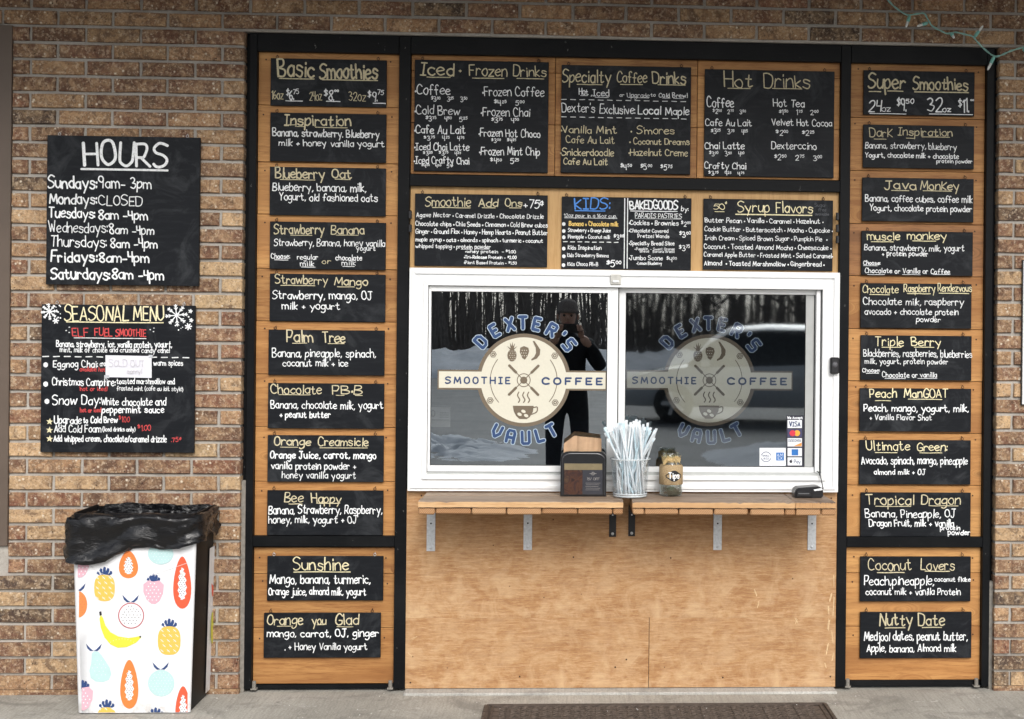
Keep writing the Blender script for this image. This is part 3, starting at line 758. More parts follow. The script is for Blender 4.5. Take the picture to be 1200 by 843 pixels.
mb = MB(); mb.box(rx1 - .02, .008, gz0 + .013, rx1 - .003, .02, gz1 - .003, bev=.001); mb.build('jamb_stop', M['white'], win)
mb = MB(); mb.box(lx1 + .0002, .010, gz0 + .014, lx1 + .004, .02, gz1 - .003); mb.build('seal_strip', M['darksteel'], win)
def child_of(o, p):
    pw = parent_world(p); o.parent = p; o.location = o.location - pw; return o
def pane(xa, za, xb, zb, y, mat, par):
    mb = MB(); mb.add([(xa, y, za), (xb, y, za), (xb, y, zb), (xa, y, zb)], [(0, 1, 2, 3)])
    return mb.build('glass_pane', M[mat], par)
pane(lgx0, lgz0, lgx1, lgz1, .022, 'glass', lsash)
pane(rgx0, rgz0, rgx1, rgz1, .036, 'glass_grey', rsash)
for (xa, xb, za, zb, y, par) in ((lgx0, lgx1, lgz0, lgz1, .021, lsash), (rgx0, rgx1, rgz0, rgz1, .035, rsash)):
    mb = MB(); t_ = .0022
    mb.box(xa, y-.002, za, xa+t_, y, zb); mb.box(xb-t_, y-.002, za, xb, y, zb); mb.box(xa+t_, y-.002, za, xb-t_, y, za+t_); mb.box(xa+t_, y-.002, zb-t_, xb-t_, y, zb)
    mb.build('gasket', M['darksteel'], par)
x, z = W(721.5, 328, 0)
mb = MB(); mb.box(x - .022, -.016, z - .021, x + .022, -.0005, z + .021, bev=.003); mb.build('latch_plate', simple('latch_grey', (.55, .54, .50), .5), win)
mb = MB(); mb.box(x - .013, -.021, z - .013, x + .013, -.0162, z - .003, bev=.002); mb.build('latch_button', M['white'], win)
x, z = W(977.3, 428.5, 0)
db = thing('door_buzzer', 'small black call button box on the right side of the white window frame', 'call button', (x, 0, z - .035))
mb = MB(); mb.box(x - .0185, -.024, z - .034, x + .0185, -.0005, z + .034, bev=.005); mb.build('housing', M['darksteel'], db)
mb = MB(); mb.lathe([(0, .004), (.008, .003), (.0115, 0), (.0115, -.003)], n=20); mb.v = [(x + a, -.024 - c_, z + .004 + d_) for a, d_, c_ in mb.v]
mb.build('push_button', simple('button_rim', (.10, .10, .11), .25), db)

# ---- emblem vinyl on each pane
V = {'ring': simple('emblem_brown', (.155, .118, .078), .6, var=.06), 'disc': simple('emblem_cream', (.66, .63, .52), .6, var=.03, scale=120),
     'navy': simple('emblem_navy', (.018, .045, .135), .5, var=.05), 'blue': simple('emblem_blue', (.016, .052, .155), .5, var=.08), 'edge': simple('emblem_white', (.40, .50, .60), .5, var=.03)}
def circle(cx, cz, r, n=64, a0=0, a1=2*math.pi): return [(cx + math.cos(a0 + (a1-a0)*i/n) * r, cz + math.sin(a0 + (a1-a0)*i/n) * r) for i in range(n + (0 if abs(a1-a0) > 6.28 else 1))]
def emblem(cpx, cpy, Y, par, bar_l, bar_r, dim):
    u = 1 / 286.2                                              # metres per photo pixel here
    cx, cz = W(cpx, cpy, Y)
    def P(dx, dy): return (cx + dx * u, cz - dy * u)
    rt = MB(); k = [0]
    def lay(): k[0] += 1; return Y - .0004 - k[0] * .00025
    def piece(name, polys, mat):
        mb = MB(); y = lay()
        for p in polys: mb.prism(p, y, y + .0002)
        return mb.build(name, mat, par)
    piece('emblem_border', [[P(bar_l, -11.6), P(bar_r, -11.6), P(bar_r, 11.6), P(bar_l, 11.6)]], V['ring'])
    piece('emblem_border', [circle(cx, cz, 54.6*u)], V['ring'])
    piece('emblem_face', [circle(cx, cz, 50.2*u)], V['disc'])
    piece('emblem_face', [[P(bar_l + (1.6 if bar_l > -99.5 else 1.6), -9.6), P(bar_r - 1.4, -9.6), P(bar_r - 1.4, 9.6), P(bar_l + 1.6, 9.6)]], V['disc'])
    ink = Ink(Y - .002, .0002)
    def blocky(txt, x0, x1, y, h, w_):
        items = []; x = 0
        for ch in txt: gw, st = glyph(ch); items.append((ch, x, gw)); x += max(gw, .35) + .42
        sx = (x1 - x0) / (x - .42)
        for ch, xx, gw in items:
            for sm, pts in glyph(ch)[1]:
                ink.stroke([P(x0 + (xx + px * .95) * sx, y - pz * h) for px, pz in (smooth_pts(pts, 2) if sm else pts)], w_ * u)
    blocky('SMOOTHIE', -91, -16, 4.2, 7.2, 1.7); blocky('COFFEE', 22, 92, 4.4, 7.2, 2.1)
    ink.mb.build('bar_lettering', V['navy'], par)
    i1 = Ink(Y - .0005, .0002); i2 = Ink(Y - .0011, .0002)
    def arc(txt, ang, rad, out, h=13.6):
        for ch, a in zip(txt, ang):
            th = R(a); ox, oy = math.sin(th) * rad, -math.cos(th) * rad
            rx, ry = (math.cos(th), math.sin(th)) if out else (-math.cos(th), -math.sin(th))
            ux, uy = (math.sin(th), -math.cos(th)) if out else (-math.sin(th), math.cos(th))
            ov = {'S': '6o1o0n0k1j5j6i6f5e0e', 'U': '0o0f1e5e6f6o', 'D': '0o0e4e6g6m4o0o', 'R': '0e0o5o6n6k5j0j 3j6e', 'A': '0e0m1o5o6m6e 0i6i', 'V': '0o0i3e6i6o'}.get(ch)
            gw, st = glyph(ch)
            if ov: gw, st = .6, [(False, [(int(q_[i]) / 10, (ord(q_[i+1]) - 101) / 10) for i in range(0, len(q_), 2)]) for q_ in ov.split()]
            for sm, pts in st:
                q = []
                for px, pz in pts:
                    lx, ly = (px - gw/2) * h * 1.0, (pz - .5) * h
                    q.append(P(ox + rx*lx + ux*ly, oy + ry*lx + uy*ly))
                i1.stroke(q, 5.4*u); i2.stroke(q, 3.6*u)
    arc("DEXTER'S", (-48.5, -31, -14.5, -1.5, 12.5, 28.5, 40.5, 51.5), 67.5, True)
    arc('VAULT', (207, 192.5, 177.5, 163.5, 150.5), 67.5, False)
    i1.mb.build('arc_lettering_outline', V['edge'], par); i2.mb.build('arc_lettering', V['blue'], par)
    # arcs, nuts, crossed spoons
    a_ = Ink(Y - .002, .0002)
    for a0, a1 in ((142, 176), (4, 38), (186, 222), (-40, -6)):
        a_.stroke(circle(cx, cz, 39*u, 14, R(a0), R(a1)), .8*u)
    for dx, dy in ((-36, -30), (36, -29), (-39, 24), (37, 26)):
        c0 = P(dx, dy); a_.stroke(circle(c0[0], c0[1], 3.6*u, 6) + [(c0[0] + 3.6*u, c0[1])], .9*u); a_.stroke(circle(c0[0], c0[1], 1.6*u, 8) + [(c0[0]+1.6*u, c0[1])], 1.1*u)
    a_.stroke([P(-17, -17), P(17, 17)], 1.0*u); a_.stroke([P(17, -17), P(-17, 17)], 1.0*u)
    for sx_, sy_ in ((1, 1), (-1, -1), (1, -1), (-1, 1)): a_.stroke([P(9*sx_, 9*sy_), P(17*sx_, 17*sy_)], 3.0*u)
    a_.stroke(circle(cx, cz, 7.6*u, 26) + [(cx + 7.6*u, cz)], .9*u)
    a_.mb.build('crossed_spoons_print', V['ring'], par)
    fy = Y - .0022; mb = MB(); q = lambda L_: [P(a, c_) for a, c_ in L_]
    mb.prism(circle(cx, cz, 4.2*u, 20), fy, fy + .0001)
    # pineapple, strawberry, banana
    mb.prism([P(-14 + 5.4*math.cos(t*math.pi/8), -29 + 7.2*math.sin(t*math.pi/8)) for t in range(16)], fy, fy+.0001)
    for a, c_ in ((-20, -40), (-16.5, -44), (-13.5, -45), (-10.5, -43.5), (-7.5, -40)): mb.prism(q([(-15.6, -35), (a, c_), (-12.4, -35)]), fy-.00002*abs(a), fy+.0001)
    mb.prism(q([(-4.5, -38), (0, -40), (5, -38), (6, -34), (4, -28), (1, -24), (-2, -26), (-5, -33)]), fy, fy+.0001)
    mb.prism(q([(10, -46), (12, -46), (15, -42), (19, -36), (18.5, -30), (15, -25.5), (9, -23), (8.5, -24.5), (12, -27.5), (14, -32), (13.6, -38)]), fy, fy+.0001)
    mb.build('fruit_print', V['ring'], par)
    mb = MB(); y = fy - .0006
    r_ = random.Random(1)
    for i in range(3):
        for j in range(5): mb.prism(circle(*P(-16.6 + i*2.6 + (j % 2)*1.0, -34 + j*2.5), .55*u, 4), y, y+.0001)
        for j in range(3): mb.prism(circle(*P(-2.2 + i*2.6 - (j % 2)*.7, -35 + j*3.2), .6*u, 5), y, y+.0001)
    for dx, dy in ((-4.5, 40), (0, 36.5), (3.2, 41.5)): mb.prism([P(dx + 2.6*math.cos(t*math.pi/6) , dy + 1.9*math.sin(t*math.pi/6) + .6*math.cos(t*math.pi/6)) for t in range(12)], y, y+.0001)
    cup = MB(); cup.prism(q([(-12.5, 30), (12, 30), (11, 37), (7.5, 43), (4, 45.5), (-4.5, 45.5), (-8.5, 42), (-11.5, 36)]), fy, fy+.0001)
    cup.build('cup_print', V['ring'], par)
    mb.build('fruit_detail_print', V['disc'], par)
    s_ = Ink(Y - .0021, .0002)
    s_.stroke(smooth_pts([P(12, 32), P(16, 31.5), P(15.5, 37), P(9.5, 40)], 4), 1.3*u)
    for dx in (-6, 0, 5.5): s_.stroke(smooth_pts([P(dx, 26), P(dx+1.6, 23), P(dx-1, 18), P(dx+.4, 14)], 4), 1.3*u)
    s_.mb.build('steam_print', V['ring'], par)
emblem(613.8, 445.7, .0215, lsash, -100.4, 97.2, False)
emblem(831.3, 445.8, .0480, rsash, -99.2, 99.4, True)

# ---- card stickers at the lower right of the right pane
def sticker_pane():
    Y = .0352
    def q(px, py): return W(px, py, Y)
    def rect(mb, a, b, c_, d, y): mb.prism([q(a, b), q(c_, b), q(c_, d), q(a, d)], y, y + .0002)
    blk = simple('sticker_black', (.02, .02, .035), .5); wh = simple('sticker_white', (.78, .80, .83), .45, var=.03)
    mb = MB(); rect(mb, 921.7, 487, 942, 547, Y - .0004); mb.build('sticker_backing', blk, rsash)
    mb = MB()
    for a, b in ((492.3, 501.8), (513.6, 523.4), (525.2, 534.8), (536.2, 545.6)): rect(mb, 922.9, a, 939.7, b, Y - .0008)
    mb.build('card_sticker', wh, rsash)
    mb = MB(); rect(mb, 922.9, 503, 939.7, 512.4, Y - .0008); mb.build('card_sticker', simple('sticker_navy', (.05, .05, .12), .5), rsash)
    mb = MB(); rect(mb, 890, 525, 920.8, 546, Y - .0007); mb.build('card_sticker', wh, rsash)
    for c_, col, pts in (('r', (.62, .03, .06), circle(*q(928.7, 507.8), .0125, 24)), ('o', (.80, .38, .04), circle(*q(934, 507.8), .0125, 24))):
        mb = MB(); y = Y - (.0013 if c_ == 'r' else .0012); mb.prism(pts, y, y + .0001); mb.build('logo_print', simple('logo_' + c_, col, .5), rsash)
    bl = simple('logo_blue', (.02, .16, .48), .5)
    mb = MB(); rect(mb, 927.6, 526.6, 935.4, 533.8, Y - .0012); rect(mb, 909.5, 530.5, 918.6, 539.8, Y - .0012); mb.build('logo_print', bl, rsash)
    mb = MB(); mb.prism([q(930, 523), q(939.4, 518.8), q(939.4, 523)], Y - .0012, Y - .0011); mb.build('logo_print', simple('logo_orange', (.80, .30, .05), .5), rsash)
    ink = Ink(Y - .0010, .0002); r = random.Random(5)
    def tx(t, a, y, b, h, w_): ink.text(t, q(a, y)[0], q(a, y)[1], q(b, y)[0], h / 286., w_ / 286., r, .0)
    tx('VISA', 925.2, 499.6, 937.8, 5, 1.1); tx('DISCOVER', 924, 517.8, 938.6, 2.6, .5); tx('Pay', 930.5, 543, 938, 4, .55)
    tx('SMALL', 893.6, 535, 901.6, 1.7, .4); tx('BIZ', 895, 538.4, 901, 1.7, .4)
    c0 = q(897.7, 535.5); ink.stroke(circle(c0[0], c0[1], 5.8/286, 24, R(20), R(160)), .7/286); ink.stroke(circle(c0[0], c0[1], 5.8/286, 24, R(200), R(340)), .7/286)
    ink.mb.build('sticker_lettering', V['navy'], rsash)
    mb = MB(); ap = q(926.8, 541); mb.prism([(ap[0] + .0062*math.cos(t*math.pi/6) * (1 - .12*(t == 0)), ap[1] + .0066*math.sin(t*math.pi/6)) for t in range(12)], Y-.0012, Y-.0011); mb.prism([(ap[0], ap[1]+.007), (ap[0]+.003, ap[1]+.0115), (ap[0]+.0035, ap[1]+.008)], Y-.0012, Y-.0011); mb.build('logo_print', blk, rsash)
    ink = Ink(Y - .0008, .0002); tx2 = lambda t, a, y, b, h, w_: ink.text(t, q(a, y)[0], q(a, y)[1], q(b, y)[0], h / 286., w_ / 286., r, .0)
    tx2('We Accept', 922.8, 490.9, 940.5, 2.6, .7)
    ink.text('AM', q(910.6, 534.8)[0], q(910.6, 534.8)[1], q(917.6, 534)[0], 3/286., .5/286., r, 0); ink.text('EX', q(911.6, 538.6)[0], q(911.6, 538.6)[1], q(917, 538.6)[0], 3/286., .5/286., r, 0)
    ink.mb.build('sticker_lettering', wh, rsash)
sticker_pane()
# a small notice hanging inside, seen through the left pane
x, z = W(516, 489, .2)
nt = thing('paper_notice', 'small grey paper notice hanging inside behind the left window pane', 'notice', (x, .2, z - .04))
mb = MB(); mb.box(x - .042, .2, z - .042, x + .042, .203, z + .042); mb.build('sheet', simple('notice_grey', (.20, .21, .21), .8), nt)
ik = Ink(.199, .0002); ik.text('D', x - .036, z + .004, x - .01, .022, .004, rng)
for i in range(3): ik.stroke([(x - .002, z + .018 - i*.009), (x + .034, z + .018 - i*.009)], .0025)
ik.stroke([(x - .034, z - .012), (x + .034, z - .012)], .003); ik.mb.build('lettering', M['dark_room'], nt)
# ================================================================== CHALKBOARDS
ring = MB()                                                    # screw eye with a short shank
ring.tube([(math.cos(t*math.pi/5)*.0052, 0, math.sin(t*math.pi/5)*.0052) for t in range(10)] + [(.0052, 0, 0)], .0013, 5, cap=False)
ring.tube([(0, 0, .005), (0, .006, .009), (0, .014, .010)], .0014, 5)
hook_me = ring.mesh('hook', M['rust'], smooth=True); hook_me_z = ring.mesh('hook', M['zinc'], smooth=True)
CR = {'A': (280, 30, 4.96), 'B': (280, 190, 4.435), 'C': (280, 370, 4.215), 'D': (280, 560, 3.24), 'E': (470, 50, 4.958), 'F': (640, 50, 4.958), 'G': (810, 50, 4.958),
      'H': (470, 210, 6.316), 'I': (640, 210, 6.316), 'J': (810, 210, 6.316), 'K': (990, 60, 5.62), 'L': (990, 200, 4.438), 'M': (990, 380, 4.214), 'N': (980, 560, 2.977),
      'O': (40, 140, 4.014), 'P': (40, 340, 4.214)}
def inkpen(Y, crop, lines, root, seed):
    ox, oy, s = CR[crop]; r = random.Random(seed); pens = {}
    def q(cx, cy): return W(ox + cx / s, oy + cy / s, Y)
    m = 1 / s / 286.0
    for ln in lines.strip().split('\n'):
        c_, h, w_, x0, y, x1, txt = ln.strip().split(' ', 6)
        h, w_, x0, y, x1 = map(float, (h, w_, x0, y, x1))
        title = c_ in 'cCb' and h >= 35
        left = x0 < 430 or len(lines) < 900 or crop in 'HJOP'
        key = None
        for k_ in pens:
            if k_[0] == c_ and k_[2] == left and abs(k_[1] - y) < (16 if txt in ('__', '~~') or c_ in 'cCb' else 9): key = k_
        if key is None: key = (c_, y, left); pens[key] = Ink(Y, .0005)
        pen = pens[key]; X0, Z0 = q(x0, y); X1 = q(x1, y)[0]; wm = w_ * m * (.86 if h / s < 13 else .93)
        if txt == '__':
            n = 4; pen.stroke(smooth_pts([(X0 + (X1-X0)*i/n, Z0 + r.uniform(-.8, .8) * m) for i in range(n+1)], 2), wm)
        elif txt == '||':
            Xa, Za = q(x0, y); Xb, Zb = q(x0, x1); pen.stroke([(Xa, Za), (Xa, (Za+Zb)/2), (Xa, Zb)], wm)
        elif txt == '~~':
            n = int(round((x1 - x0) / 58)) + 1; st = (X1 - X0) / n
            for i in range(n): pen.stroke([(X0 + st*i, Z0 + r.uniform(-1, 1)*m), (X0 + st*(i+.55), Z0 + r.uniform(-1, 1)*m)], wm)
        else: pen.text(txt, X0, Z0, X1, h * m, wm, r, 1.0, 4 if h / s > 12 else 3 if h / s > 6 else 2)
    nm = {'w': 'white_lettering', 'c': 'cream_lettering', 'C': 'cream_lettering', 'b': 'blue_lettering', 'r': 'red_lettering', 'y': 'yellow_lettering', 'g': 'smudged_lettering', 'p': 'pencil_lettering'}
    for k, p in pens.items(): p.mb.build(nm[k[0]], M[k[0]], root)
bseed = [50]
def board(rect, label, crop, lines, group, Y=.036, thick=.010, hooks=True, zinc=False, wallmount=False, hx=None):
    x0, y0, x1, y1 = rect; bseed[0] += 1; r = random.Random(bseed[0])
    ym, xm = (y0 + y1) / 2, (x0 + x1) / 2
    X0, X1 = W(x0, ym, Y)[0], W(x1, ym, Y)[0]; Z1, Z0 = W(xm, y0, Y)[1], W(xm, y1, Y)[1]
    root = thing('chalkboard_sign', label, 'chalkboard', ((X0+X1)/2, Y + thick, Z0), 0, group)
    mb = MB(); mb.box(X0, Y, Z0, X1, Y + thick, Z1, bev=.0012)
    mb.build('board', M['board'], root)
    b = parent_world(root)
    for k, x in enumerate(hx and [W(h_, y0, Y)[0] for h_ in hx] or (X0 + (X1-X0)*.055, X1 - (X1-X0)*.075)):
        obj_from(hook_me_z if zinc else hook_me, 'hook', (x - b.x, Y + thick*.5 - b.y, Z1 + .006 - b.z), root).rotation_euler = (0, r.uniform(-.3, .3), 0)
    if lines: inkpen(Y, crop, lines, root, bseed[0])
    return root
GL_, GR_, GC_ = 'smoothie menu boards in the left column', 'smoothie menu boards in the right column', 'drinks menu boards above the window'
board((317, 69.5, 453, 125), 'small black chalkboard headed Basic Smoothies with three cup prices, top of the left column', 'A', '''
c 95 13 228 296 435 Basic
c 88 12 470 305 803 Smoothies
c 0 7 235 308 437 __
c 0 7 483 315 806 __
c 52 6 190 428 257 16oz
w 54 8 275 432 318 $6.
w 28 6 315 398 350 75
w 0 6 273 438 370 __
c 52 6 411 434 483 24oz
w 54 8 498 434 550 $8.
w 14 6 555 384 580 oo
w 0 6 508 441 588 __
c 52 6 640 436 737 32oz
w 54 8 750 440 803 $9.
w 28 6 805 402 842 75
w 0 6 780 452 852 __''', GL_)
board((316.5, 133, 452.5, 190), 'chalkboard headed Inspiration, second from the top of the left column', 'A', '''
c 62 9 265 578 650 Inspiration
c 0 5 265 577 325 __
c 0 5 328 587 383 __
c 0 5 445 592 630 __
w 42 7 197 642 815 Banana, strawberry. Blueberry
w 38 7 232 698 845 milk + honey vanilla yogurt''', GL_)
board((316, 196.5, 452, 253), 'chalkboard headed Blueberry Oat with bare dusty lower third in the left column', 'B', '''
c 52 8 190 83 445 Blueberry
c 45 8 485 83 585 Oat
c 0 5 215 91 395 __
c 0 5 500 90 578 __
w 42 6 175 148 660 Blueberry, banana, milk,
w 38 6 210 198 720 Yogurt, old fashioned oats''', GL_)
board((316, 260.5, 452, 316), 'chalkboard headed Strawberry Banana offering regular or chocolate milk', 'B', '''
c 50 7 183 372 442 Strawberry
c 45 7 480 373 650 Banana
c 0 4 268 380 380 __
c 0 4 505 380 620 __
w 36 5 183 434 758 Strawberry, Banana, honey vanilla
w 26 5 610 460 710 yogurt
w 26 5 168 502 265 Choose:
w 26 5 303 506 412 regular
w 26 5 320 540 390 milk
c 26 5 433 528 478 or
w 26 5 503 510 640 chocolate
w 26 5 535 537 608 milk
w 0 4 185 509 255 __
w 0 4 325 546 397 __
w 0 4 540 543 600 __''', GL_)
board((316, 321.5, 451.5, 377), 'chalkboard headed Strawberry Mango, below the Strawberry Banana board', 'B', '''
c 45 7 190 632 460 Strawberry
c 42 7 497 640 668 Mango
c 0 5 218 641 395 __
c 0 5 512 649 600 __
w 42 6 175 710 692 Strawberry, mango, OJ
w 36 6 225 765 525 milk + yogurt''', GL_)
board((314.5, 387, 450.5, 440), 'chalkboard headed Palm Tree, fifth from the bottom of the tall left panel', 'C', '''
c 58 7 237 130 365 Palm
c 50 7 415 133 523 Tree
c 0 4 265 136 335 __
c 0 4 440 138 520 __
w 40 6 165 204 675 Banana, pineapple, spinach,
w 34 6 217 250 538 coconut milk + ice''', GL_)
board((314, 449.5, 450, 502.5), 'chalkboard headed Chocolate PB B listing banana and peanut butter', 'C', '''
c 45 7 160 385 408 Chocolate
c 42 7 463 388 608 PB•B
c 0 4 197 391 353 __
c 0 4 480 394 520 __
c 0 4 575 394 610 __
w 38 6 158 458 712 Banana, chocolate milk, yogurt
w 32 6 203 502 452 + peanut butter''', GL_)
board((313.5, 510.5, 449.5, 565), 'chalkboard headed Orange Creamsicle, third line ending honey vanilla yogurt', 'C', '''
c 40 7 175 640 353 Orange
c 42 7 392 642 638 Creamsicle
c 0 4 205 650 290 __
c 0 4 400 653 635 __
w 34 7 155 705 678 Orange Juice, carrot, mango
w 34 6 160 757 578 vanilla protein powder +
w 32 6 213 803 578 honey vanilla yogurt''', GL_)
board((313, 575, 449, 627.5), 'chalkboard headed Bee Happy, lowest board of the tall left panel', 'D', '''
c 38 5 173 93 243 Bee
c 35 5 277 95 387 Happy
c 0 4 190 100 240 __
c 0 4 295 97 383 __
w 32 4.5 113 137 543 Banana, Strawberry, Raspberry,
w 28 4.5 113 172 447 honey, milk, yogurt + OJ''', GL_)
board((313, 652, 449, 704), 'chalkboard headed Sunshine in bright cream on the short lower left panel', 'D', '''
C 45 5.5 208 350 415 Sunshine
C 0 4 208 358 423 __
w 34 5.5 117 402 498 Mango, banana, turmeric,
w 28 4.5 113 445 482 Orange juice, almond milk, yogurt''', GL_, zinc=True)
board((309, 718.5, 446, 771), 'chalkboard headed Orange you Glad, lowest board of the left column', 'D', '''
c 38 5 108 558 242 Orange
c 34 5 278 558 330 you
c 38 5 367 558 453 Glad
c 0 3 145 564 205 __
c 0 3 372 566 433 __
c 0 3 297 558 325 __
w 28 4.5 107 604 530 mango, carrot, OJ, ginger
w 26 4.5 175 654 487 . + Honey Vanilla yogurt''', GL_)
board((485.5, 71.5, 642.5, 201.5), 'large chalkboard headed Iced + Frozen Drinks, left of the three big boards', 'E', '''
c 75 9 112 187 305 Iced
c 32 7 338 175 375 +
c 68 8 398 192 615 Frozen
c 60 8 652 195 843 Drinks
c 0 6 150 201 285 __
c 0 6 415 206 598 __
c 0 6 673 209 830 __
w 55 7 85 300 285 •Coffee
w 28 5 175 343 382 $3^00^   3^25^   3^50^
w 50 7 83 415 340 •Cold Brew
w 28 5 143 457 383 $3^75^   4^50^   5^25^
w 48 7 80 527 372 •Cafe Au Lait
w 26 5 135 568 368 $3^75^   4^25^   4^75^
w 42 6 80 623 395 •Iced Chai Latte
w 24 5 130 655 348 $3^25^   $3^75^   4^25^
w 40 6 78 703 395 •Iced Crafty Chai
w 20 5 120 726 302 $4^00^   4^50^   5^00^
w 52 7 478 308 830 •Frozen Coffee
w 30 6 543 365 717 $4^25^   5^00^
w 48 6 468 425 747 •Frozen Chai
w 28 5 525 465 683 $3^75^   4^50^
w 45 6 455 545 808 •Frozen Hot Choco
w 24 5 525 582 668 $3^00^   $4^25^
w 45 6 458 652 805 •Frozen Mint Chip
w 30 5 520 703 683 $4^50^   5^25^''', GC_, thick=.012)
board((657.5, 77.5, 809.5, 203.5), 'large chalkboard headed Specialty Coffee Drinks, middle of the three big boards', 'F', '''
c 75 8 95 228 375 Specialty
c 62 8 412 230 585 Coffee
c 68 8 620 238 810 Drinks
c 0 6 180 243 325 __
c 0 6 432 243 560 __
c 0 6 650 245 808 __
w 35 6 192 303 245 Hot
w 36 6 262 310 365 ,Iced
w 20 4 427 315 453 or
w 26 4 472 318 600 Upgrade
w 18 4 607 313 635 to
w 25 5 655 317 823 Cold Brew!
w 0 4 200 308 240 __
w 0 4 285 318 362 __
w 0 3 480 320 595 __
w 0 3.5 675 323 720 __
w 0 3.5 740 325 800 __
w 0 5 88 330 835 ~~
w 0 5 88 432 838 ~~
w 52 6 93 403 283 Dexter's
w 52 6 312 413 515 Exclusive:
w 48 8 535 415 665 Local
w 45 7 695 420 830 Maple
c 42 6 88 525 410 •Vanilla Mint
c 40 6 118 583 397 Cafe Au Lait
c 40 6 85 655 392 •Snickerdoodle
c 38 6 102 708 355 Cafe Au Lait
c 42 6 495 530 745 • S'mores
c 36 6 487 590 832 • Coconut Dreams
c 40 6 483 655 822 •Hazelnut Creme
w 32 6 433 738 733 $4^50^   $5^00^   $5^75^''', GC_, thick=.012)
board((825.5, 82.5, 977.5, 207.5), 'large chalkboard headed Hot Drinks, right of the three big boards', 'G', '''
c 85 8 193 257 355 Hot
c 80 8 425 262 690 Drinks
c 0 6 213 266 343 __
c 0 6 472 267 643 __
w 58 7 93 373 247 Coffee
w 26 5 127 413 317 $2^50^   2^75^   3^00^
w 40 6 83 482 352 Cafe Au Lait
w 28 5 115 530 327 $3^25^   3^75^   4^25^
w 40 6 80 617 308 Chai Latte
w 28 5 105 660 307 $3^00^   3^50^   4^00^
w 38 6 78 732 317 Crafty Chai
w 24 5 103 772 308 $3^75^   4^25^   4^75^
w 45 6 478 372 657 Hot Tea
w 28 5 510 418 737 $1^50^   1^75^   2^00^
w 38 6 470 480 817 Velvet Hot Cocoa
w 30 5 495 538 713 $2^00^     $2^25^
w 42 6 467 618 727 Dexterccino
w 32 5 483 682 758 $2^50^   2^75^   3^00^''', GC_, thick=.012)
board((486, 228, 641.5, 312.5), 'wide chalkboard headed Smoothie Add Ons + 75 cents, above the left window pane', 'H', '''
c 70 9 180 200 515 Smoothie
c 60 9 575 203 713 Add
c 55 9 772 203 895 Ons
w 62 9 910 215 1058 +75¢
c 0 7 233 210 512 __
c 0 7 600 212 697 __
c 0 7 803 213 888 __
w 32 6 115 280 1055 Agave Nectar • Caramel Drizzle • Chocolate Drizzle
w 32 7 108 345 1085 Chocolate chips • Chia Seeds • Cinnamon • Cold Brew cubes
w 34 6 108 402 1085 Ginger • Ground Flax • Honey • Hemp Hearts • Peanut Butter
w 28 6 108 460 1050 maple syrup • oats • almonds • spinach • turmeric • coconut
w 28 6 108 508 663 whipped topping • protein powder
w 0 4 445 520 525 __
w 0 4 555 518 650 __
w 22 6 480 545 850 •whey protein  - $1.00
w 22 6 470 588 853 •Tri-Release Protein - $2.00
w 22 6 470 628 855 •Plant Based Protein - $1.50''', GC_)
board((658, 231.5, 810, 316), 'chalkboard split by a double white line, blue KIDS left and Baked Goods right', 'I', '''
b 78 14 215 222 468 KIDS:
b 0 9 213 234 435 __
w 26 5 135 281 523 12oz pour in a 16oz cup.
w 0 4 135 287 525 __
w 44 16 130 347 146 •
y 32 8 170 345 533 Banana + Chocolate milk
w 44 16 130 399 146 •
w 26 6 163 390 478 Strawberry + Orange Juice
w 44 16 130 444 146 •
w 26 6 163 438 473 Pineapple + Coconut milk
w 36 7 500 447 575 $3^00^
w 0 7 127 464 557 ~~
w 44 16 130 528 146 •
w 28 6 162 520 410 Kids Inspiration
w 44 16 130 585 146 •
w 26 6 158 576 462 Kids Strawberry Banana
w 44 16 130 650 146 •
w 26 6 158 641 385 Kids Choco PB+B
w 46 8 447 650 553 $5^00^
w 0 8 582 143 660 ||
w 0 8 604 143 660 ||
w 62 11 622 220 972 BAKEDGOODS
w 0 7 625 236 970 __
w 36 7 1000 236 1053 by:
w 34 6 660 286 1003 PARADIS PASTRIES
w 0 3 658 293 1003 __
w 34 7 615 338 980 •Cookies • Brownies
w 36 7 1000 350 1070 $2^00^
w 26 6 615 393 905 •Chocolate Covered
w 26 6 680 433 912 Pretzel Wands
w 42 7 985 430 1068 $3^00^
w 28 6 615 487 950 •Specialty Bread Slice
w 20 4 655 525 950 -Pumpkin  - Sweet Orange
w 18 4 695 543 950 Bread   Banana Bread
w 44 7 985 530 1062 $3^75^
w 32 6 615 597 863 •Jumbo Scone
w 34 6 890 612 965 $4^00^
w 22 5 668 633 857 -Lemon Blueberry''', GC_, hx=(664, 803))
board((824, 234, 976, 317), 'chalkboard headed 50 cent Syrup Flavors, above the right window pane', 'J', '''
C 40 7 165 225 248 50
C 30 6 252 197 278 ¢
C 0 5 175 241 245 __
C 78 10 345 243 580 Syrup
C 78 11 630 247 897 Flavors
C 0 10 330 261 893 __
g 26 6 915 205 1000 Sugar
g 26 6 940 238 1000 free
g 20 6 915 268 1020 available
w 34 6 103 320 975 Butter Pecan • Vanilla • Caramel • Hazelnut •
w 34 6 100 385 1045 Cookie Butter • Butterscotch • Mocha • Cupcake •
w 34 6 103 450 1003 Irish Cream • Spiced Brown Sugar • Pumpkin Pie  •
w 34 6 97 515 1035 Coconut • Toasted Almond Mocha • Cheesecake •
w 32 6 95 573 1047 Caramel Apple Butter • Frosted Mint • Salted Caramel•
w 34 7 97 637 985 Almond  • Toasted Marshmallow • Gingerbread •''', GC_)
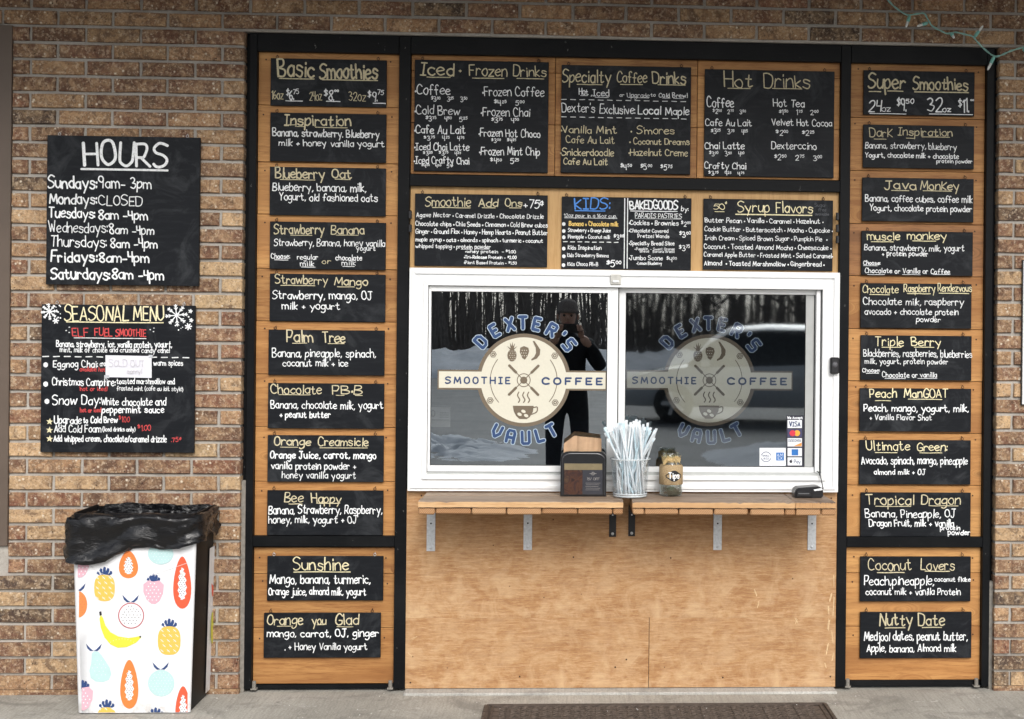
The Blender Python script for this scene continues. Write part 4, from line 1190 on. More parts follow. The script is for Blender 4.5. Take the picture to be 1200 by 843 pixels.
board((1012, 83.5, 1142, 135.5), 'chalkboard headed Super Smoothies with two cup prices, top of the right column', 'K', '''
c 92 12 155 245 395 Super
c 80 11 450 252 810 Smoothies
c 0 8 160 266 237 __
c 0 8 283 263 383 __
c 0 9 460 268 815 __
w 78 9 157 398 237 24
w 38 7 243 397 302 oz
w 85 9 343 395 403 $9.
w 32 7 405 345 455 50
w 0 6 165 411 403 __
w 86 10 545 396 640 32
w 38 7 643 400 698 oz
w 88 9 748 403 815 $11.
w 16 6 828 328 850 oo
w 0 6 557 414 842 __''', GR_)
board((1011.5, 147, 1141.5, 197.5), 'chalkboard headed Dark Inspiration, second from the top of the right column', 'K', '''
c 58 7 165 562 313 DarK
c 52 7 350 555 707 Inspiration
c 0 6 193 579 272 __
c 0 6 405 574 455 __
c 0 6 508 565 690 __
w 42 6 135 640 735 Banana, strawberry, blueberry
w 34 6 135 700 750 Yogurt, chocolate milk + chocolate
w 26 5.5 605 736 840 protein powder''', GR_)
board((1010.5, 209, 1141, 260), 'chalkboard headed Java Monkey listing coffee cubes, third in the right column', 'L', '''
c 48 7 207 97 370 Java
c 46 7 393 98 595 MonKey
c 0 5 243 104 333 __
c 0 5 407 105 555 __
w 36 5 107 160 663 Banana, coffee cubes, coffee milk
w 32 5 130 208 660 Yogurt, chocolate protein powder''', GR_)
board((1009.5, 271.5, 1140, 323), 'chalkboard headed muscle monkey hanging on the darker plank of the right column', 'L', '''
C 42 7 118 360 285 muscle
C 42 7 325 357 530 monkey
C 0 5 137 370 252 __
C 0 5 353 366 473 __
w 32 5 102 414 620 Banana, strawberry, milk, yogurt
w 26 5 195 444 433 + protein powder
w 20 5 97 489 185 Choose:
w 0 3 97 495 170 __
w 26 5 105 532 547 Chocolate or Vanilla or Coffee
w 0 3 118 541 207 __
w 0 3 300 541 393 __
w 0 3 460 541 548 __''', GR_)
board((1008.5, 332.5, 1138.5, 385), 'chalkboard headed Chocolate Raspberry Rendezvous in the right column', 'L', '''
C 40 6 93 635 278 Chocolate
C 40 6 307 632 470 Raspberry
C 38 6 485 628 660 Rendezvous
C 0 5 130 645 233 __
C 0 5 325 640 445 __
C 0 5 490 638 645 __
w 36 5 98 697 617 Chocolate milk, raspberry
w 32 5 103 748 590 avocado + chocolate protein
w 28 5 372 787 497 powder''', GR_)
board((1008.5, 393.5, 1138.5, 446), 'chalkboard headed Triple Berry listing three berries in the right column', 'M', '''
C 46 6 150 107 290 Triple
C 42 6 330 107 475 Berry
C 0 4 183 114 278 __
C 0 4 343 114 440 __
w 36 5 93 160 628 Blackberries, raspberries, blueberries
w 26 5 100 195 510 milk, yogurt, protein powder
w 20 4 88 237 173 Choose:
w 0 3 105 243 168 __
w 26 5 185 262 455 Chocolate or vanilla
w 0 3 198 269 300 __
w 0 3 360 268 455 __''', GR_)
board((1007.5, 455.5, 1138, 506), 'chalkboard headed Peach ManGOAT in the right column', 'M', '''
C 44 6 125 362 255 Peach
C 42 6 293 362 508 ManGOAT
C 0 4 150 378 227 __
C 0 4 313 371 480 __
w 36 6 95 430 610 Peach, mango, yogurt, milk,
w 26 5 123 473 430 + Vanilla Flavor Shot''', GR_)
board((1007, 516, 1137.5, 568), 'chalkboard headed Ultimate Green listing avocado and spinach in the right column', 'M', '''
C 45 6 108 622 320 Ultimate
C 42 6 358 625 503 Green:
C 0 4 150 634 258 __
C 0 4 370 636 480 __
w 38 6 83 690 605 Avocado, spinach, mango, pineapple
w 26 5 145 742 398 almond milk + OJ''', GR_)
board((1008.5, 577.5, 1137.5, 629), 'chalkboard headed Tropical Dragon, lowest board of the tall right panel', 'N', '''
c 36 5 105 94 270 Tropical
c 34 5 297 93 432 Dragon
c 0 3 137 100 260 __
c 0 3 323 98 425 __
w 28 4 102 138 415 Banana, Pineapple, OJ
w 24 4 115 169 410 Dragon Fruit, milk + vanilla
w 16 4 363 182 432 protein
w 18 4 390 199 467 powder''', GR_)
board((1008, 652.5, 1137.5, 705), 'chalkboard headed Coconut Lovers on the short lower right panel', 'N', '''
c 38 4 113 322 262 Coconut
c 36 4 295 322 412 Lovers
c 0 4 143 331 237 __
c 0 4 310 326 395 __
w 32 4.5 98 374 340 Peach,pineapple,
w 16 3.5 343 362 468 coconut flake
w 24 4 103 408 433 coconut milk + vanilla Protein''', GR_)
board((1008, 717.5, 1138.5, 771.5), 'chalkboard headed Nutty Date, lowest board of the right column', 'N', '''
c 42 5.5 152 515 265 Nutty
c 40 5.5 287 515 377 Date
c 0 4 170 524 240 __
c 0 4 300 522 367 __
w 30 4.5 98 568 457 Medjool dates, peanut butter,
w 26 4.5 107 607 417 Apple, banana, Almond milk''', GR_)
WY = -.022
board((54.5, 160, 233.7, 334.5), 'large square chalkboard headed HOURS listing opening times on the brick wall', 'O', '''
w 108 16 238 214 625 HOURS
w 0 11 222 234 628 __
w 54 8.5 66 322 293 Sundays:
w 48 6.5 306 322 550 9am- 3pm
w 46 8.5 74 396 293 Mondays:
w 44 6 306 404 508 CLOSED
w 46 7.5 70 461 285 Tuesdays:
w 42 7 304 470 533 8am -4pm
w 48 6 70 530 343 Wednesdays:
w 42 7 356 538 562 8am -4pm
w 48 6.5 78 598 340 Thursdays:
w 40 7 360 603 578 8am -4pm
w 48 9 80 669 297 Fridays:
w 44 8 308 670 540 8am-4pm
w 50 9 80 751 355 Saturdays:
w 46 8 368 751 608 8am -4pm''', 'chalkboards hung on the brick wall', Y=WY, thick=.014, zinc=True, hx=(69, 219))
sb = board((48, 357.5, 228, 530.5), 'square chalkboard headed SEASONAL MENU with painted snowflakes, below the HOURS board', 'P', '''
C 70 8 150 150 465 SEASONAL
C 70 8 492 150 640 MENU
C 0 6 160 158 638 __
r 38 6 190 228 268 ELF
r 38 6 300 226 385 FUEL
r 34 6 403 228 552 SMOOTHIE
w 0 4 197 237 553 __
w 30 5 110 280 680 Banana, strawberry, ice, vanilla protein, yogurt,
w 24 5 128 306 670 mint, milk of choice and crushed candy cane!
w 0 6 42 328 788 ~~
w 44 14 58 384 76 •
w 32 6 95 380 315 Eggnog Chai:
w 26 5 325 376 352 cra
w 26 5 590 372 735 warm spices
r 20 4 225 401 352 available hot
w 44 14 58 478 76 •
w 36 6 90 470 400 Christmas Campfire:
w 26 5 408 463 695 toasted marshmallow and
w 22 4 408 496 735 frosted mint (cafe au lait style)
r 20 4 228 498 362 hot or iced!
w 44 14 64 564 82 •
w 45 6 92 565 325 Snow Day:
w 36 6 333 568 650 White chocolate and
w 32 7 335 606 643 peppermint sauce
r 20 5 228 603 330 hot or iced
w 36 6 100 660 232 Upgrade
w 26 6 243 656 265 to
w 30 6 280 655 412 Cold Brew
r 28 4 420 652 470 $1.00
w 34 6 100 702 330 Add Cold Foam
w 20 4.5 340 697 500 (iced drinks only)
r 26 4 513 695 575 $1.00
w 30 6 97 748 655 Add whipped cream, chocolate/caramel drizzle
r 20 4 678 750 728 .75¢
w 0 5 172 184 176 __
w 0 6 157 200 160 __
w 0 5 172 210 175 __
w 0 5 590 188 593 __
w 0 5 572 196 575 __
w 0 5 588 206 591 __''', 'chalkboards hung on the brick wall', Y=WY, thick=.014, zinc=True, hx=(66, 215))
pen = Ink(WY, .0005); r = random.Random(2); mpx = 1 / 4.214 / 286
def pc(cx, cy, Y=WY): return W(40 + cx / 4.214, 340 + cy / 4.214, Y)
for cx, cy, rad, n in ((75, 107, 38, 8), (703, 125, 52, 8), (107, 152, 13, 6), (762, 181, 15, 7), (772, 105, 8, 5), (776, 150, 8, 5)):
    c0 = pc(cx, cy)
    for i in range(n):
        a = math.pi * 2 * i / n + .1; e = (c0[0] + math.cos(a)*rad*mpx, c0[1] + math.sin(a)*rad*mpx); pen.stroke([c0, e], (5 if rad > 20 else 6) * mpx)
        if rad > 20:
            for f in (.5, .75):
                for s_ in (-.6, .6):
                    b0 = (c0[0] + math.cos(a)*rad*mpx*f, c0[1] + math.sin(a)*rad*mpx*f)
                    pen.stroke([b0, (b0[0] + math.cos(a+s_)*rad*mpx*.24, b0[1] + math.sin(a+s_)*rad*mpx*.24)], 4*mpx)
for i in range(24):
    cx, cy = r.choice(((75, 115), (715, 140))); c0 = pc(cx + r.uniform(-34, 70 if cx > 100 else 55), cy + r.uniform(-45, 62)); pen.stroke([c0], r.uniform(4, 9)*mpx)
pen.mb.build('painted_snowflakes', M['w'], sb)
mb = MB()
for cx, cy in ((77, 650), (76, 692), (77, 735)): mb.prism(star_pts(*pc(cx, cy), 17*mpx, rot=.1), WY - .0012, WY - .0002)
mb.build('painted_stars', M['C'], sb)
x0, z1 = pc(355, 322, WY); x1, z0 = pc(582, 432, WY)
nt = thing('paper_note', 'white paper sold out note taped over the Eggnog Chai line', 'note', ((x0+x1)/2, WY, z0))
mb = MB(); n = 8; mb.add([(x0 + (x1-x0)*i/n, WY - .003 - .0015*math.sin(i*1.1) - .0018*j, z0 + (z1-z0)*j/2 - .002*(i/n)) for j in range(3) for i in range(n+1)], [(j*(n+1)+i, j*(n+1)+i+1, (j+1)*(n+1)+i+1, (j+1)*(n+1)+i) for j in range(2) for i in range(n)])
mb.build('sheet', simple('note_paper', (.74, .74, .80), .6, var=.03), nt, smooth=True)
pen = Ink(WY - .0085, .0003); a, b_ = pc(375, 376), pc(548, 376); pen.text('SOLD OUT', a[0], a[1], b_[0], 32*mpx, 3*mpx, r); a, b_ = pc(462, 410), pc(535, 410); pen.text('sorry!', a[0], a[1], b_[0], 20*mpx, 3*mpx, r); pen.mb.build('pencil_lettering', M['p'], nt)
mb = MB(); mb.box(x0 - .004, WY - .0076, z0 - .004, x0 + .016, WY - .0070, z0 + .008); mb.box(x1 - .012, WY - .0076, z1 - .010, x1 + .004, WY - .0070, z1 + .003); mb.build('tape', simple('clear_tape', (.5, .52, .55), .2), nt)
# ================================================================== SHELVES
def G(px, py, z=0.0):
    """point of the level z that the photograph shows at this pixel"""
    d = _fw + _rt * ((px - PPX) / FPX) - _up * ((py - PPY) / FPX)
    t = (z - CAMH) / d.z
    return d.x * t, -CAMD + d.y * t
lerp_ = lambda a, b, t: a + (b - a) * t
SF, SBK = -.292, -.0065
ZS = .818
def shelf(label, f0, f1, splits, ends, k0, brackets, seed):
    """f0,f1: front edge pixels at the top; ends: end grain pieces in crop pixels of origin k0"""
    r = random.Random(seed)
    X0, X1 = W(f0, 594, SF)[0], W(f1, 594, SF)[0]
    root = thing('counter_shelf', label, 'shelf', ((X0+X1)/2, SBK, ZS - .052))
    cuts = [X0] + [W(c_, 594, SF)[0] for c_ in splits] + [X1]
    for i in range(len(cuts) - 1):
        n = 3; ds = (SBK - SF) / n
        for j in range(n):
            y0 = SF + ds * j; zo = r.uniform(-.001, .0006)
            mb = MB(); mb.box(cuts[i] + .001, y0 + (.0008 if j else 0), ZS - .024, cuts[i+1] - .001, y0 + ds - .0008, ZS + zo, bev=.003)
            for k in range(len(mb.f)):
                vs = [mb.v[q_] for q_ in mb.f[k]]
                if j == 0 and all(v[1] < SF + .0032 for v in vs) : mb.m[k] = 1
            if j == 0:                                             # a worn, uneven front edge
                mb = MB(); N_ = 44; xa_, xb_ = cuts[i] + .001, cuts[i+1] - .001
                for k in range(N_ + 1):
                    x = lerp_(xa_, xb_, k / N_); w1 = r.uniform(-.0011, .0011) - (.0035 if r.random() < .06 else 0); w2 = r.uniform(-.0010, .0010); w3 = r.uniform(-.0010, .0010)
                    mb.v += [(x, y0 + ds - .0008, ZS - .024), (x, y0 + ds - .0008, ZS), (x, y0 + .003, ZS + w1*.5 + .0003), (x, y0 + w2, ZS - .0025 + w1), (x, y0 + w2 * .6, ZS - .0225 + w3), (x, y0 + .002, ZS - .0245 + w3*.5)]
                for k in range(N_):
                    for q_ in range(6): mb.f.append((k*6+q_, k*6+(q_+1) % 6, (k+1)*6+(q_+1) % 6, (k+1)*6+q_)); mb.m.append(1 if q_ in (3,) else 0)
                mb.f += [tuple(range(6)), tuple(N_*6 + q_ for q_ in range(5, -1, -1))]; mb.m += [1, 1]
            mb.build('top_plank', [M['counter_top'], M['edge_wood']], root)
    for a, b_ in ends:
        xa, xb = W(k0 + a / 2.98, 602, SF)[0], W(k0 + b_ / 2.98, 602, SF)[0]
        mb = MB(); h = r.uniform(.024, .027); mb.box(xa, SF + .004 + r.uniform(0, .003), ZS - .025 - h, xb, SBK, ZS - .0252, bev=.0045); mb.v = [(a_ + r.uniform(-.0008, .0008), b2, c2 + (r.uniform(-.0012, .0006) if c2 < ZS - .03 else 0)) for a_, b2, c2 in mb.v]
        mb.build('cross_plank', M['endgrain'], root)
    for px, py, wpx, kind in brackets:
        x, z1 = W(px, py, -.0)[0], W(px, py, 0.0)[1]
        hw = wpx / 2 / 286; mat = M['galv' if kind == 'g' else 'darksteel']; yf = .0085 + .0175
        mb = MB()
        mb.box(x - hw, yf - .001, z1, x + hw, yf + .0035, ZS - .055, bev=.0008)
        mb.box(x - hw, SF + .09, ZS - .0585, x + hw, yf + .0035, ZS - .0545, bev=.0008)
        br = mb.build('bracket', mat, root)
        zz = ZS - .055 - (ZS - .055 - z1) * (.40 if kind == 'g' else .3)
        m2 = MB(); m2.lathe([(.0001, .0), (.0036, 0), (.0036, .0006), (.0001, .0006)], n=10); m2.v = [(x + p[0], yf - .0016 - p[2], zz + p[1]) for p in m2.v]; m2.build('bolt_hole', M['darksteel'] if kind == 'g' else M['galv'], br)
        m2 = MB(); m2.lathe([(.0001, .004), (.004, .0032), (.0062, .001), (.0062, 0)], n=14); zb = z1 + .013; m2.v = [(x + p[0], yf - .0012 - p[2], zb + p[1]) for p in m2.v]; m2.build('bolt_head', M['galv'], br, smooth=True)
    return root
shelf('left wooden counter shelf carrying the black napkin dispenser', 489.7, 730.6, [], [(88, 147), (149.5, 273), (276, 396), (399, 519), (523, 645), (648, 767), (770, 804)], 460,
      [(504, 647.3, 10, 'g'), (618, 646, 10, 'g'), (718, 630.5, 8.2, 'k')], 1)
shelf('right wooden counter shelf carrying the straws, tip jar and card reader', 741, 979.5, [932], [(34, 73), (76, 193), (197, 315), (319, 436), (446, 565), (568, 603), (605, 691), (695, 745)], 730,
      [(740.5, 629.8, 8, 'k'), (841.5, 646, 10, 'g'), (952.5, 646, 10, 'g')], 2)

# ================================================================== THINGS ON THE SHELVES
# napkin dispenser
Yd = -.125
xa, xb = W(656.8, 560, Yd)[0], W(710.6, 560, Yd)[0]; zb = ZS + .001; zt_ = W(683, 529.5, Yd)[1]
nd = thing('napkin_dispenser', 'black arched napkin dispenser with kraft napkins and a framed advert card', 'napkin dispenser', ((xa+xb)/2, Yd, zb))
cx = (xa + xb) / 2; hw = (xb - xa) / 2; H_ = zt_ - zb
def arch(s=1.0, d=0.0, top=0.0):
    pts = [(cx - hw + d, zb + d), (cx + hw - d, zb + d)]
    r_ = .034
    for i in range(7): a = i / 6 * math.pi / 2; pts.append((cx + hw - d - r_ + math.cos(a) * r_ + 0.000, zt_ - d - top - r_*.75 + math.sin(a) * r_*.75))
    for i in range(7): a = math.pi/2 + i / 6 * math.pi / 2; pts.append((cx - hw + d + r_ + math.cos(a) * r_, zt_ - d - top - r_*.75 + math.sin(a) * r_*.75))
    return pts
gloss = simple('glossy_black_plastic', (.012, .012, .014), .28, .5, var=.05)
mb = MB(); mb.prism(arch(), Yd, Yd + .10); o = mb.build('housing', gloss, nd)
bm = bmesh.new(); bm.from_mesh(o.data); bmesh.ops.bevel(bm, geom=[e for e in bm.edges if abs((e.verts[0].co - e.verts[1].co).y) < 1e-6], offset=.004, segments=2, affect='EDGES'); bm.to_mesh(o.data); bm.free()
mb = MB()
ou = arch(d=.006); inn = arch(d=.0085); n = len(ou)
for i in range(n): j = (i+1) % n; mb.add([(ou[i][0], Yd-.0025, ou[i][1]), (ou[j][0], Yd-.0025, ou[j][1]), (inn[j][0], Yd-.0035, inn[j][1]), (inn[i][0], Yd-.0035, inn[i][1])], [(0, 1, 2, 3)])
mb.build('front_rim', simple('rim_grey', (.05, .05, .055), .25), nd)
x0, z1 = W(661, 543, Yd); x1, z0 = W(706, 580, Yd)
cd_ = MB(); cd_.box(x0, Yd - .003, z0, x1, Yd - .0002, z1, bev=.001); card = cd_.build('advert_card', simple('card_dark', (.035, .036, .045), .3), nd)
mb = MB(); mb.sheet([(x0+.001, z1-.026), (x1-.002, z1-.026), (x1-.002, z1-.001), (x0+.001, z1-.001)], Yd - .0034); mb.build('card_band', simple('card_tan', (.20, .16, .09), .35), card)
def food():
    t = NT('card_photo', .3, .4); v = t.coord(); t.base(t.ramp(t.noise(v, 26, 3, .5, .6), [(.34, (.022, .011, .012)), (.46, (.075, .032, .018)), (.58, (.035, .018, .018)), (.72, (.11, .062, .03))])); return t.mat
mb = MB(); mb.sheet([(x0+.001, z0+.001), (x0 + (x1-x0)*.48, z0+.001), (x0 + (x1-x0)*.48, z1-.027), (x0+.001, z1-.027)], Yd - .0034); mb.build('card_picture', food(), card)
ik = Ink(Yd - .0034, .0002); xm = x0 + (x1-x0)*.56; xr = x1 - (x1-x0)*.06; zc = z0 + (z1-z0)*.50
ik.text('15% OFF'.replace('%', '/'), xm + .006, zc - .004, xr - .004, .010, .0016, rng, 0)
for i in range(5): ik.stroke([(xm + .002*i % .004, zc - .016 - i*.0068), (xr - .004*(i % 3), zc - .016 - i*.0068)], .0011)
ik.mb.build('card_lettering', simple('card_print', (.26, .25, .24), .5), card)
ik = Ink(Yd - .0034, .0002); cc = ((xm+xr)/2, zc + .022)
mb = ik.mb; ik.stroke(circle(cc[0], cc[1], .0055, 14) + [(cc[0]+.0055, cc[1])], .002); ik.stroke([(cc[0]-.013, cc[1]), (cc[0]+.013, cc[1])], .002); mb.build('card_lettering', simple('card_print', (.26, .25, .24), .5), card)
kraft = simple('kraft_paper', (.48, .32, .20), .85, .2, var=.1, scale=30)
mb = MB(); nx_, r = 14, random.Random(8); top = []; zb_ = zt_ - .010
x0, x1 = W(661, 520, Yd + .05)[0], W(703.5, 520, Yd + .05)[0]; zk = W(683, 510.5, Yd + .05)[1]
for s_, yy in ((0, .020), (1, .035), (2, .055), (3, .075)):
    vs = []
    for j in range(5):
        v = j / 4
        for i in range(nx_ + 1):
            u = i / nx_
            prof = min(1, .55 + 1.6 * u) if u < .28 else 1 - .20 * max(0, u - .3)
            x = x0 + (x1 - x0) * u + (.004 if s_ % 2 else -.001)
            z = zb_ + (zk - .002 * s_ - zb_) * v * prof
            y = Yd + yy + .006 * math.sin(u * 9 + s_ * 2) * (1 - v * .3) + .010 * (v if s_ < 2 else -v) + .004 * math.sin(u*23+s_)
            vs.append((x, y, z))
    mb = MB(); mb.add(vs, [(j*(nx_+1)+i, j*(nx_+1)+i+1, (j+1)*(nx_+1)+i+1, (j+1)*(nx_+1)+i) for j in range(4) for i in range(nx_)])
    mb.build('paper_napkin', kraft, nd, smooth=False)

# cup of wrapped straws
Yc = -.135; cxp = 738.5
cx, _ = W(cxp, 560, Yc); s_ = 1600 / (CAMD + Yc)
zt_ = W(cxp, 537, Yc)[1]; r0, r1 = 19.5 / s_, 22.6 / s_; zb = ZS + .0012
cup = thing('plastic_cup', 'clear plastic cup packed with wrapped straws on the end of the right shelf', 'cup', (cx, Yc, zb))
mb = MB(); mb.lathe([(0, .002), (r0, 0), (r1, zt_ - zb - .006), (r1 + .0035, zt_ - zb - .004), (r1 + .0035, zt_ - zb), (r1 - .001, zt_ - zb), (r1 - .0016, zt_ - zb - .008), (r0 - .002, .004), (0, .005)], (cx, Yc, zb), 40)
mb.build('cup_wall', M['clear'], cup, smooth=True)
mb = MB(); mb.lathe([(r1 + .0036, zt_ - zb - .004), (r1 + .0052, zt_ - zb - .002), (r1 + .0036, zt_ - zb + .001)], (cx, Yc, zb), 40)
for k in range(2): mb.lathe([(r0 + .0006 + .0012*k, .004 + .008*k), (r0 + .0022 + .0012*k, .007 + .008*k), (r0 + .0010 + .0012*k, .010 + .008*k)], (cx, Yc, zb), 40)
mb.build('cup_rim', simple('frosted_plastic', (.55, .60, .62), .2), cup, smooth=True)
def wrap(i):
    t = NT('straw_wrap_%d' % i, .5, .4); c_ = [(.80, .86, .90), (.90, .92, .93), (.62, .78, .85)][i]
    tc = t.coord(scale=(1, 1, 1)); t.base(t.ramp(t.noise(t.coord(scale=(60, 60, 14), rand=5.0), 1.5, 3, .6), [(.35, tuple(x * .82 for x in c_)), (.60, c_), (.72, (.46, .66, .73))])); return t.mat
WR = [wrap(i) for i in range(3)]
r = random.Random(21)
for k in range(84):
    a = k * 2.39996; q_ = math.sqrt((k + .5) / 84)
    bx, by = math.cos(a) * q_ * (r0 - .006), math.sin(a) * q_ * (r0 - .006)
    a2 = a + r.uniform(-1.3, 1.3) + (math.pi * .0)
    q2 = q_ * r.uniform(.65, 1.1)
    L = r.uniform(.272, .300)
    mx_ = r1 - .006; rx_, ry_ = math.cos(a2) * q2 * mx_, math.sin(a2) * q2 * mx_
    if k % 4 == 0: bx, by = -rx_ * .7, -ry_ * .5                 # some cross the cup
    hr = zt_ - zb
    d = Vector((rx_ - bx, ry_ - by, hr)).normalized()
    d.x = d.x * .98 - .03; d.normalize()
    p0 = Vector((cx + bx, Yc + by, zb + .004)); hw_ = .0039 + r.uniform(-.0004, .0004)
    mb = MB(); tip = p0 + d * (L - .012)
    mb.tube([p0 + d*.012, p0 + d*L*.5 + Vector((r.uniform(-.001, .001), 0, 0)), tip], hw_, 7)
    side = d.cross(Vector((r.uniform(-.6, .6), 1, 0))).normalized(); w_ = .0056
    e = tip + d * .016; mb.add([tip - side*w_*.9, tip + side*w_*.9, e + side*w_ , e - side*w_ + d * r.uniform(-.003, .002)], [(0, 1, 2, 3)])
    st = mb.build('wrapped_straw', WR[0 if k % 3 else (1 if k % 2 else 2)])
    tag(st, 'white paper wrapped straw with pale blue stripes standing in the clear plastic cup', 'straw', 'wrapped straws in the plastic cup')

# tip jar
Yj = -.085; jx, _ = W(786.3, 560, Yj); s_ = 1600 / (CAMD + Yj); zb = ZS + .0012; zt_ = W(786, 531, Yj)[1]; hj = zt_ - zb; rj = 13.2 / s_
jar = thing('tip_jar', 'small glass tip jar wrapped in burlap with a raffia bow and black oval label', 'jar', (jx, Yj, zb))
mb = MB(); mb.lathe([(0, .003), (rj*.9, 0), (rj, .006), (rj, hj*.62), (rj*.97, hj*.70), (rj*.74, hj*.82), (rj*.74, hj*.97), (rj*.80, hj), (rj*.68, hj), (rj*.66, hj*.82), (rj*.90, hj*.68), (rj*.93, .008), (0, .006)], (jx, Yj, zb), 32)
mb.build('glass_body', M['jar_glass'], jar, smooth=True)
def burlap():
    t = NT('burlap', .95, .1); v = t.coord(); n = t.new('ShaderNodeTexWave'); n.inputs['Scale'].default_value = 160; t.link(v, n.inputs['Vector'])
    c_ = t.mix(t.ramp(t.noise(v, 300, 3), [(.35, 0.0), (.65, 1.0)]), (.34, .24, .13), (.52, .39, .23)); t.base(c_); t.bump(n.outputs['Fac'], .6, .001); return t.mat
bur = burlap(); straw_m = simple('raffia', (.62, .47, .24), .8, .2, var=.2, scale=60)
mb = MB(); rr_ = rj + .0012
mb.lathe([(rr_, hj*.27), (rr_+.0012, hj*.28), (rr_+.0012, hj*.68), (rr_*.9, hj*.74)], (jx, Yj, zb), 40); mb.v = [(x + rng.uniform(-.0005, .0005), y, z + (rng.uniform(-.002, .002) if z > zb + hj*.5 else rng.uniform(-.001, .001))) for x, y, z in mb.v]
mb.build('burlap_wrap', bur, jar, smooth=True)
mb = MB(); n = 26; yl = lambda a: Yj - (rr_ + .0028) * math.cos(a); zc = zb + hj*.48
def onjar(dx, dz, off=0.0): a = dx / rr_; return (jx + math.sin(a) * (rr_ + .0026 + off), Yj - math.cos(a) * (rr_ + .0026 + off), zc + dz)
vs = [onjar(.009, 0)]; 
for i in range(n):
    th = 2*math.pi*i/n; e = 1 + .10 * math.cos(4*th); vs.append(onjar(.009 + .034*math.cos(th)*e*.92, .0205*math.sin(th)*e))
mb.add(vs, [(0, 1+i, 1+(i+1) % n) for i in range(n)]); mb.build('oval_label', simple('label_black', (.012, .012, .012), .6), jar)
ik = Ink(0, .0004); ik.text('Tips', -.011, -.009, .031, .023, .0046, rng, .6, 4); ik.mb.v = [onjar(x, z, .0006 - y*.5) for x, y, z in ik.mb.v]; ik.mb.build('white_lettering', M['w'], jar)
for k in range(5):
    mb = MB(); pts = [(jx + math.cos(t*.52 + k)*rj*(.78+.05*k*.3), Yj + math.sin(t*.52 + k)*rj*.8, zb + hj*(.80 + .02*k) + rng.uniform(-.001, .001)) for t in range(13)]
    mb.tube(pts, .0016, 5); mb.build('raffia_tie', straw_m, jar)
r = random.Random(6)
for k in range(16):
    sgn = -1 if k % 2 else 1; mb = MB(); L = r.uniform(.018, .040); up_ = r.uniform(-.02, .018)
    x_ = jx + sgn * .003
    mb.tube([(x_, Yj - rj*.8, zb + hj*.84), (x_ + sgn*L*.5, Yj - rj*.95, zb + hj*.86 + up_*.8 + .006), (x_ + sgn*L*.9, Yj - rj*.9, zb + hj*.80 + up_)], [.0018, .0026, .0012], 4); mb.build('raffia_strand', straw_m, jar)
mb = MB()
for k in range(30):
    a = 2*math.pi*k/30; h0 = zb + hj*.92; rr2 = rj*(.80 + .18*(k % 2)); mb.add([(jx + math.cos(a-.12)*rj*.76, Yj + math.sin(a-.12)*rj*.76, h0 - .012), (jx + math.cos(a+.12)*rj*.76, Yj + math.sin(a+.12)*rj*.76, h0 - .012), (jx + math.cos(a+.05)*rr2, Yj + math.sin(a+.05)*rr2, h0 + .004 + r.uniform(0, .005))], [(0, 1, 2)])
mb.build('burlap_frill', straw_m, jar)
bill = simple('banknote', (.42, .46, .36), .8, .2, var=.35, scale=90)
for k in range(5):
    mb = MB(); a = k*1.3; c0 = Vector((jx + math.cos(a)*rj*.25, Yj - .004 + math.sin(a)*rj*.25, zb + .011 + k*.0035)); d = Vector((math.cos(a*2), math.sin(a*2)*.5, .35*math.sin(k*2.1))).normalized(); e = d.cross(Vector((0, .6, 1))).normalized()
    mb.add([c0 + d*q1*rj*.6 + e*q2*rj*.35 + Vector((0, 0, .003*math.sin(q1*4))) for q2 in (-1, 1) for q1 in (-1, -.4, .3, 1)], [(i, i+1, i+5, i+4) for i in range(3)]); mb.build('folded_banknote', bill, jar)

# card reader with its cable
Yr = -.125; x0, x1 = W(929.5, 575, Yr)[0], W(963, 575, Yr)[0]; zb = ZS + .0012
cr = thing('card_reader', 'small black card reader in a dock at the right end of the shelf', 'card reader', ((x0+x1)/2, Yr, zb))
mb = MB(); w_ = x1 - x0
mb.prism([(x0, zb), (x1 - .004, zb), (x1, zb + .012), (x1 - .001, zb + .038), (x1 - .02, zb + .046), (x0 + .012, zb + .040), (x0 + .001, zb + .026)], Yr - .035, Yr + .045)
o = mb.build('dock', gloss, cr)
bm = bmesh.new(); bm.from_mesh(o.data); bmesh.ops.bevel(bm, geom=list(bm.edges), offset=.003, segments=2, affect='EDGES'); bm.to_mesh(o.data); bm.free()
mb = MB(); mb.box(x0 + .006, Yr - .043, zb + .004, x0 + w_*.60, Yr - .0345, zb + .026, bev=.003); mb.build('reader_slot', M['darksteel'], cr)
mb = MB(); mb.box(x0 + w_*.12, Yr - .0445, zb + .016, x0 + w_*.5, Yr - .0425, zb + .021, bev=.0008); mb.build('status_strip', simple('reader_grey', (.12, .125, .13), .3), cr)
mb = MB(); mb.add([(x0 + w_*.66, Yr - .036, zb + .034), (x0 + w_*.98, Yr - .036, zb + .032), (x0 + w_*.94, Yr - .036, zb + .040), (x0 + w_*.70, Yr - .0361, zb + .028)], [(0, 1, 2), (0, 3, 1)]); mb.build('receipt_tab', M['w'], cr)
c0 = W(959.5, 553, -.012); c1 = W(962, 562, -.02)
mb = MB(); pts = [(c0[0]-.004, .01, c0[1]), (c0[0], -.014, c0[1] - .002), (c1[0], -.03, c1[1]), (c1[0] + .004, -.05, c1[1] - .035), (c1[0] - .012, -.075, zb + .03)]
sp = [Vector(pts[0])]
for i in range(len(pts)-1):
    for k in range(1, 5): sp.append(Vector(pts[i]).lerp(Vector(pts[i+1]), k/4))
mb.tube(sp, .0022, 6); mb.build('power_cable', M['darksteel'], cr, smooth=True)

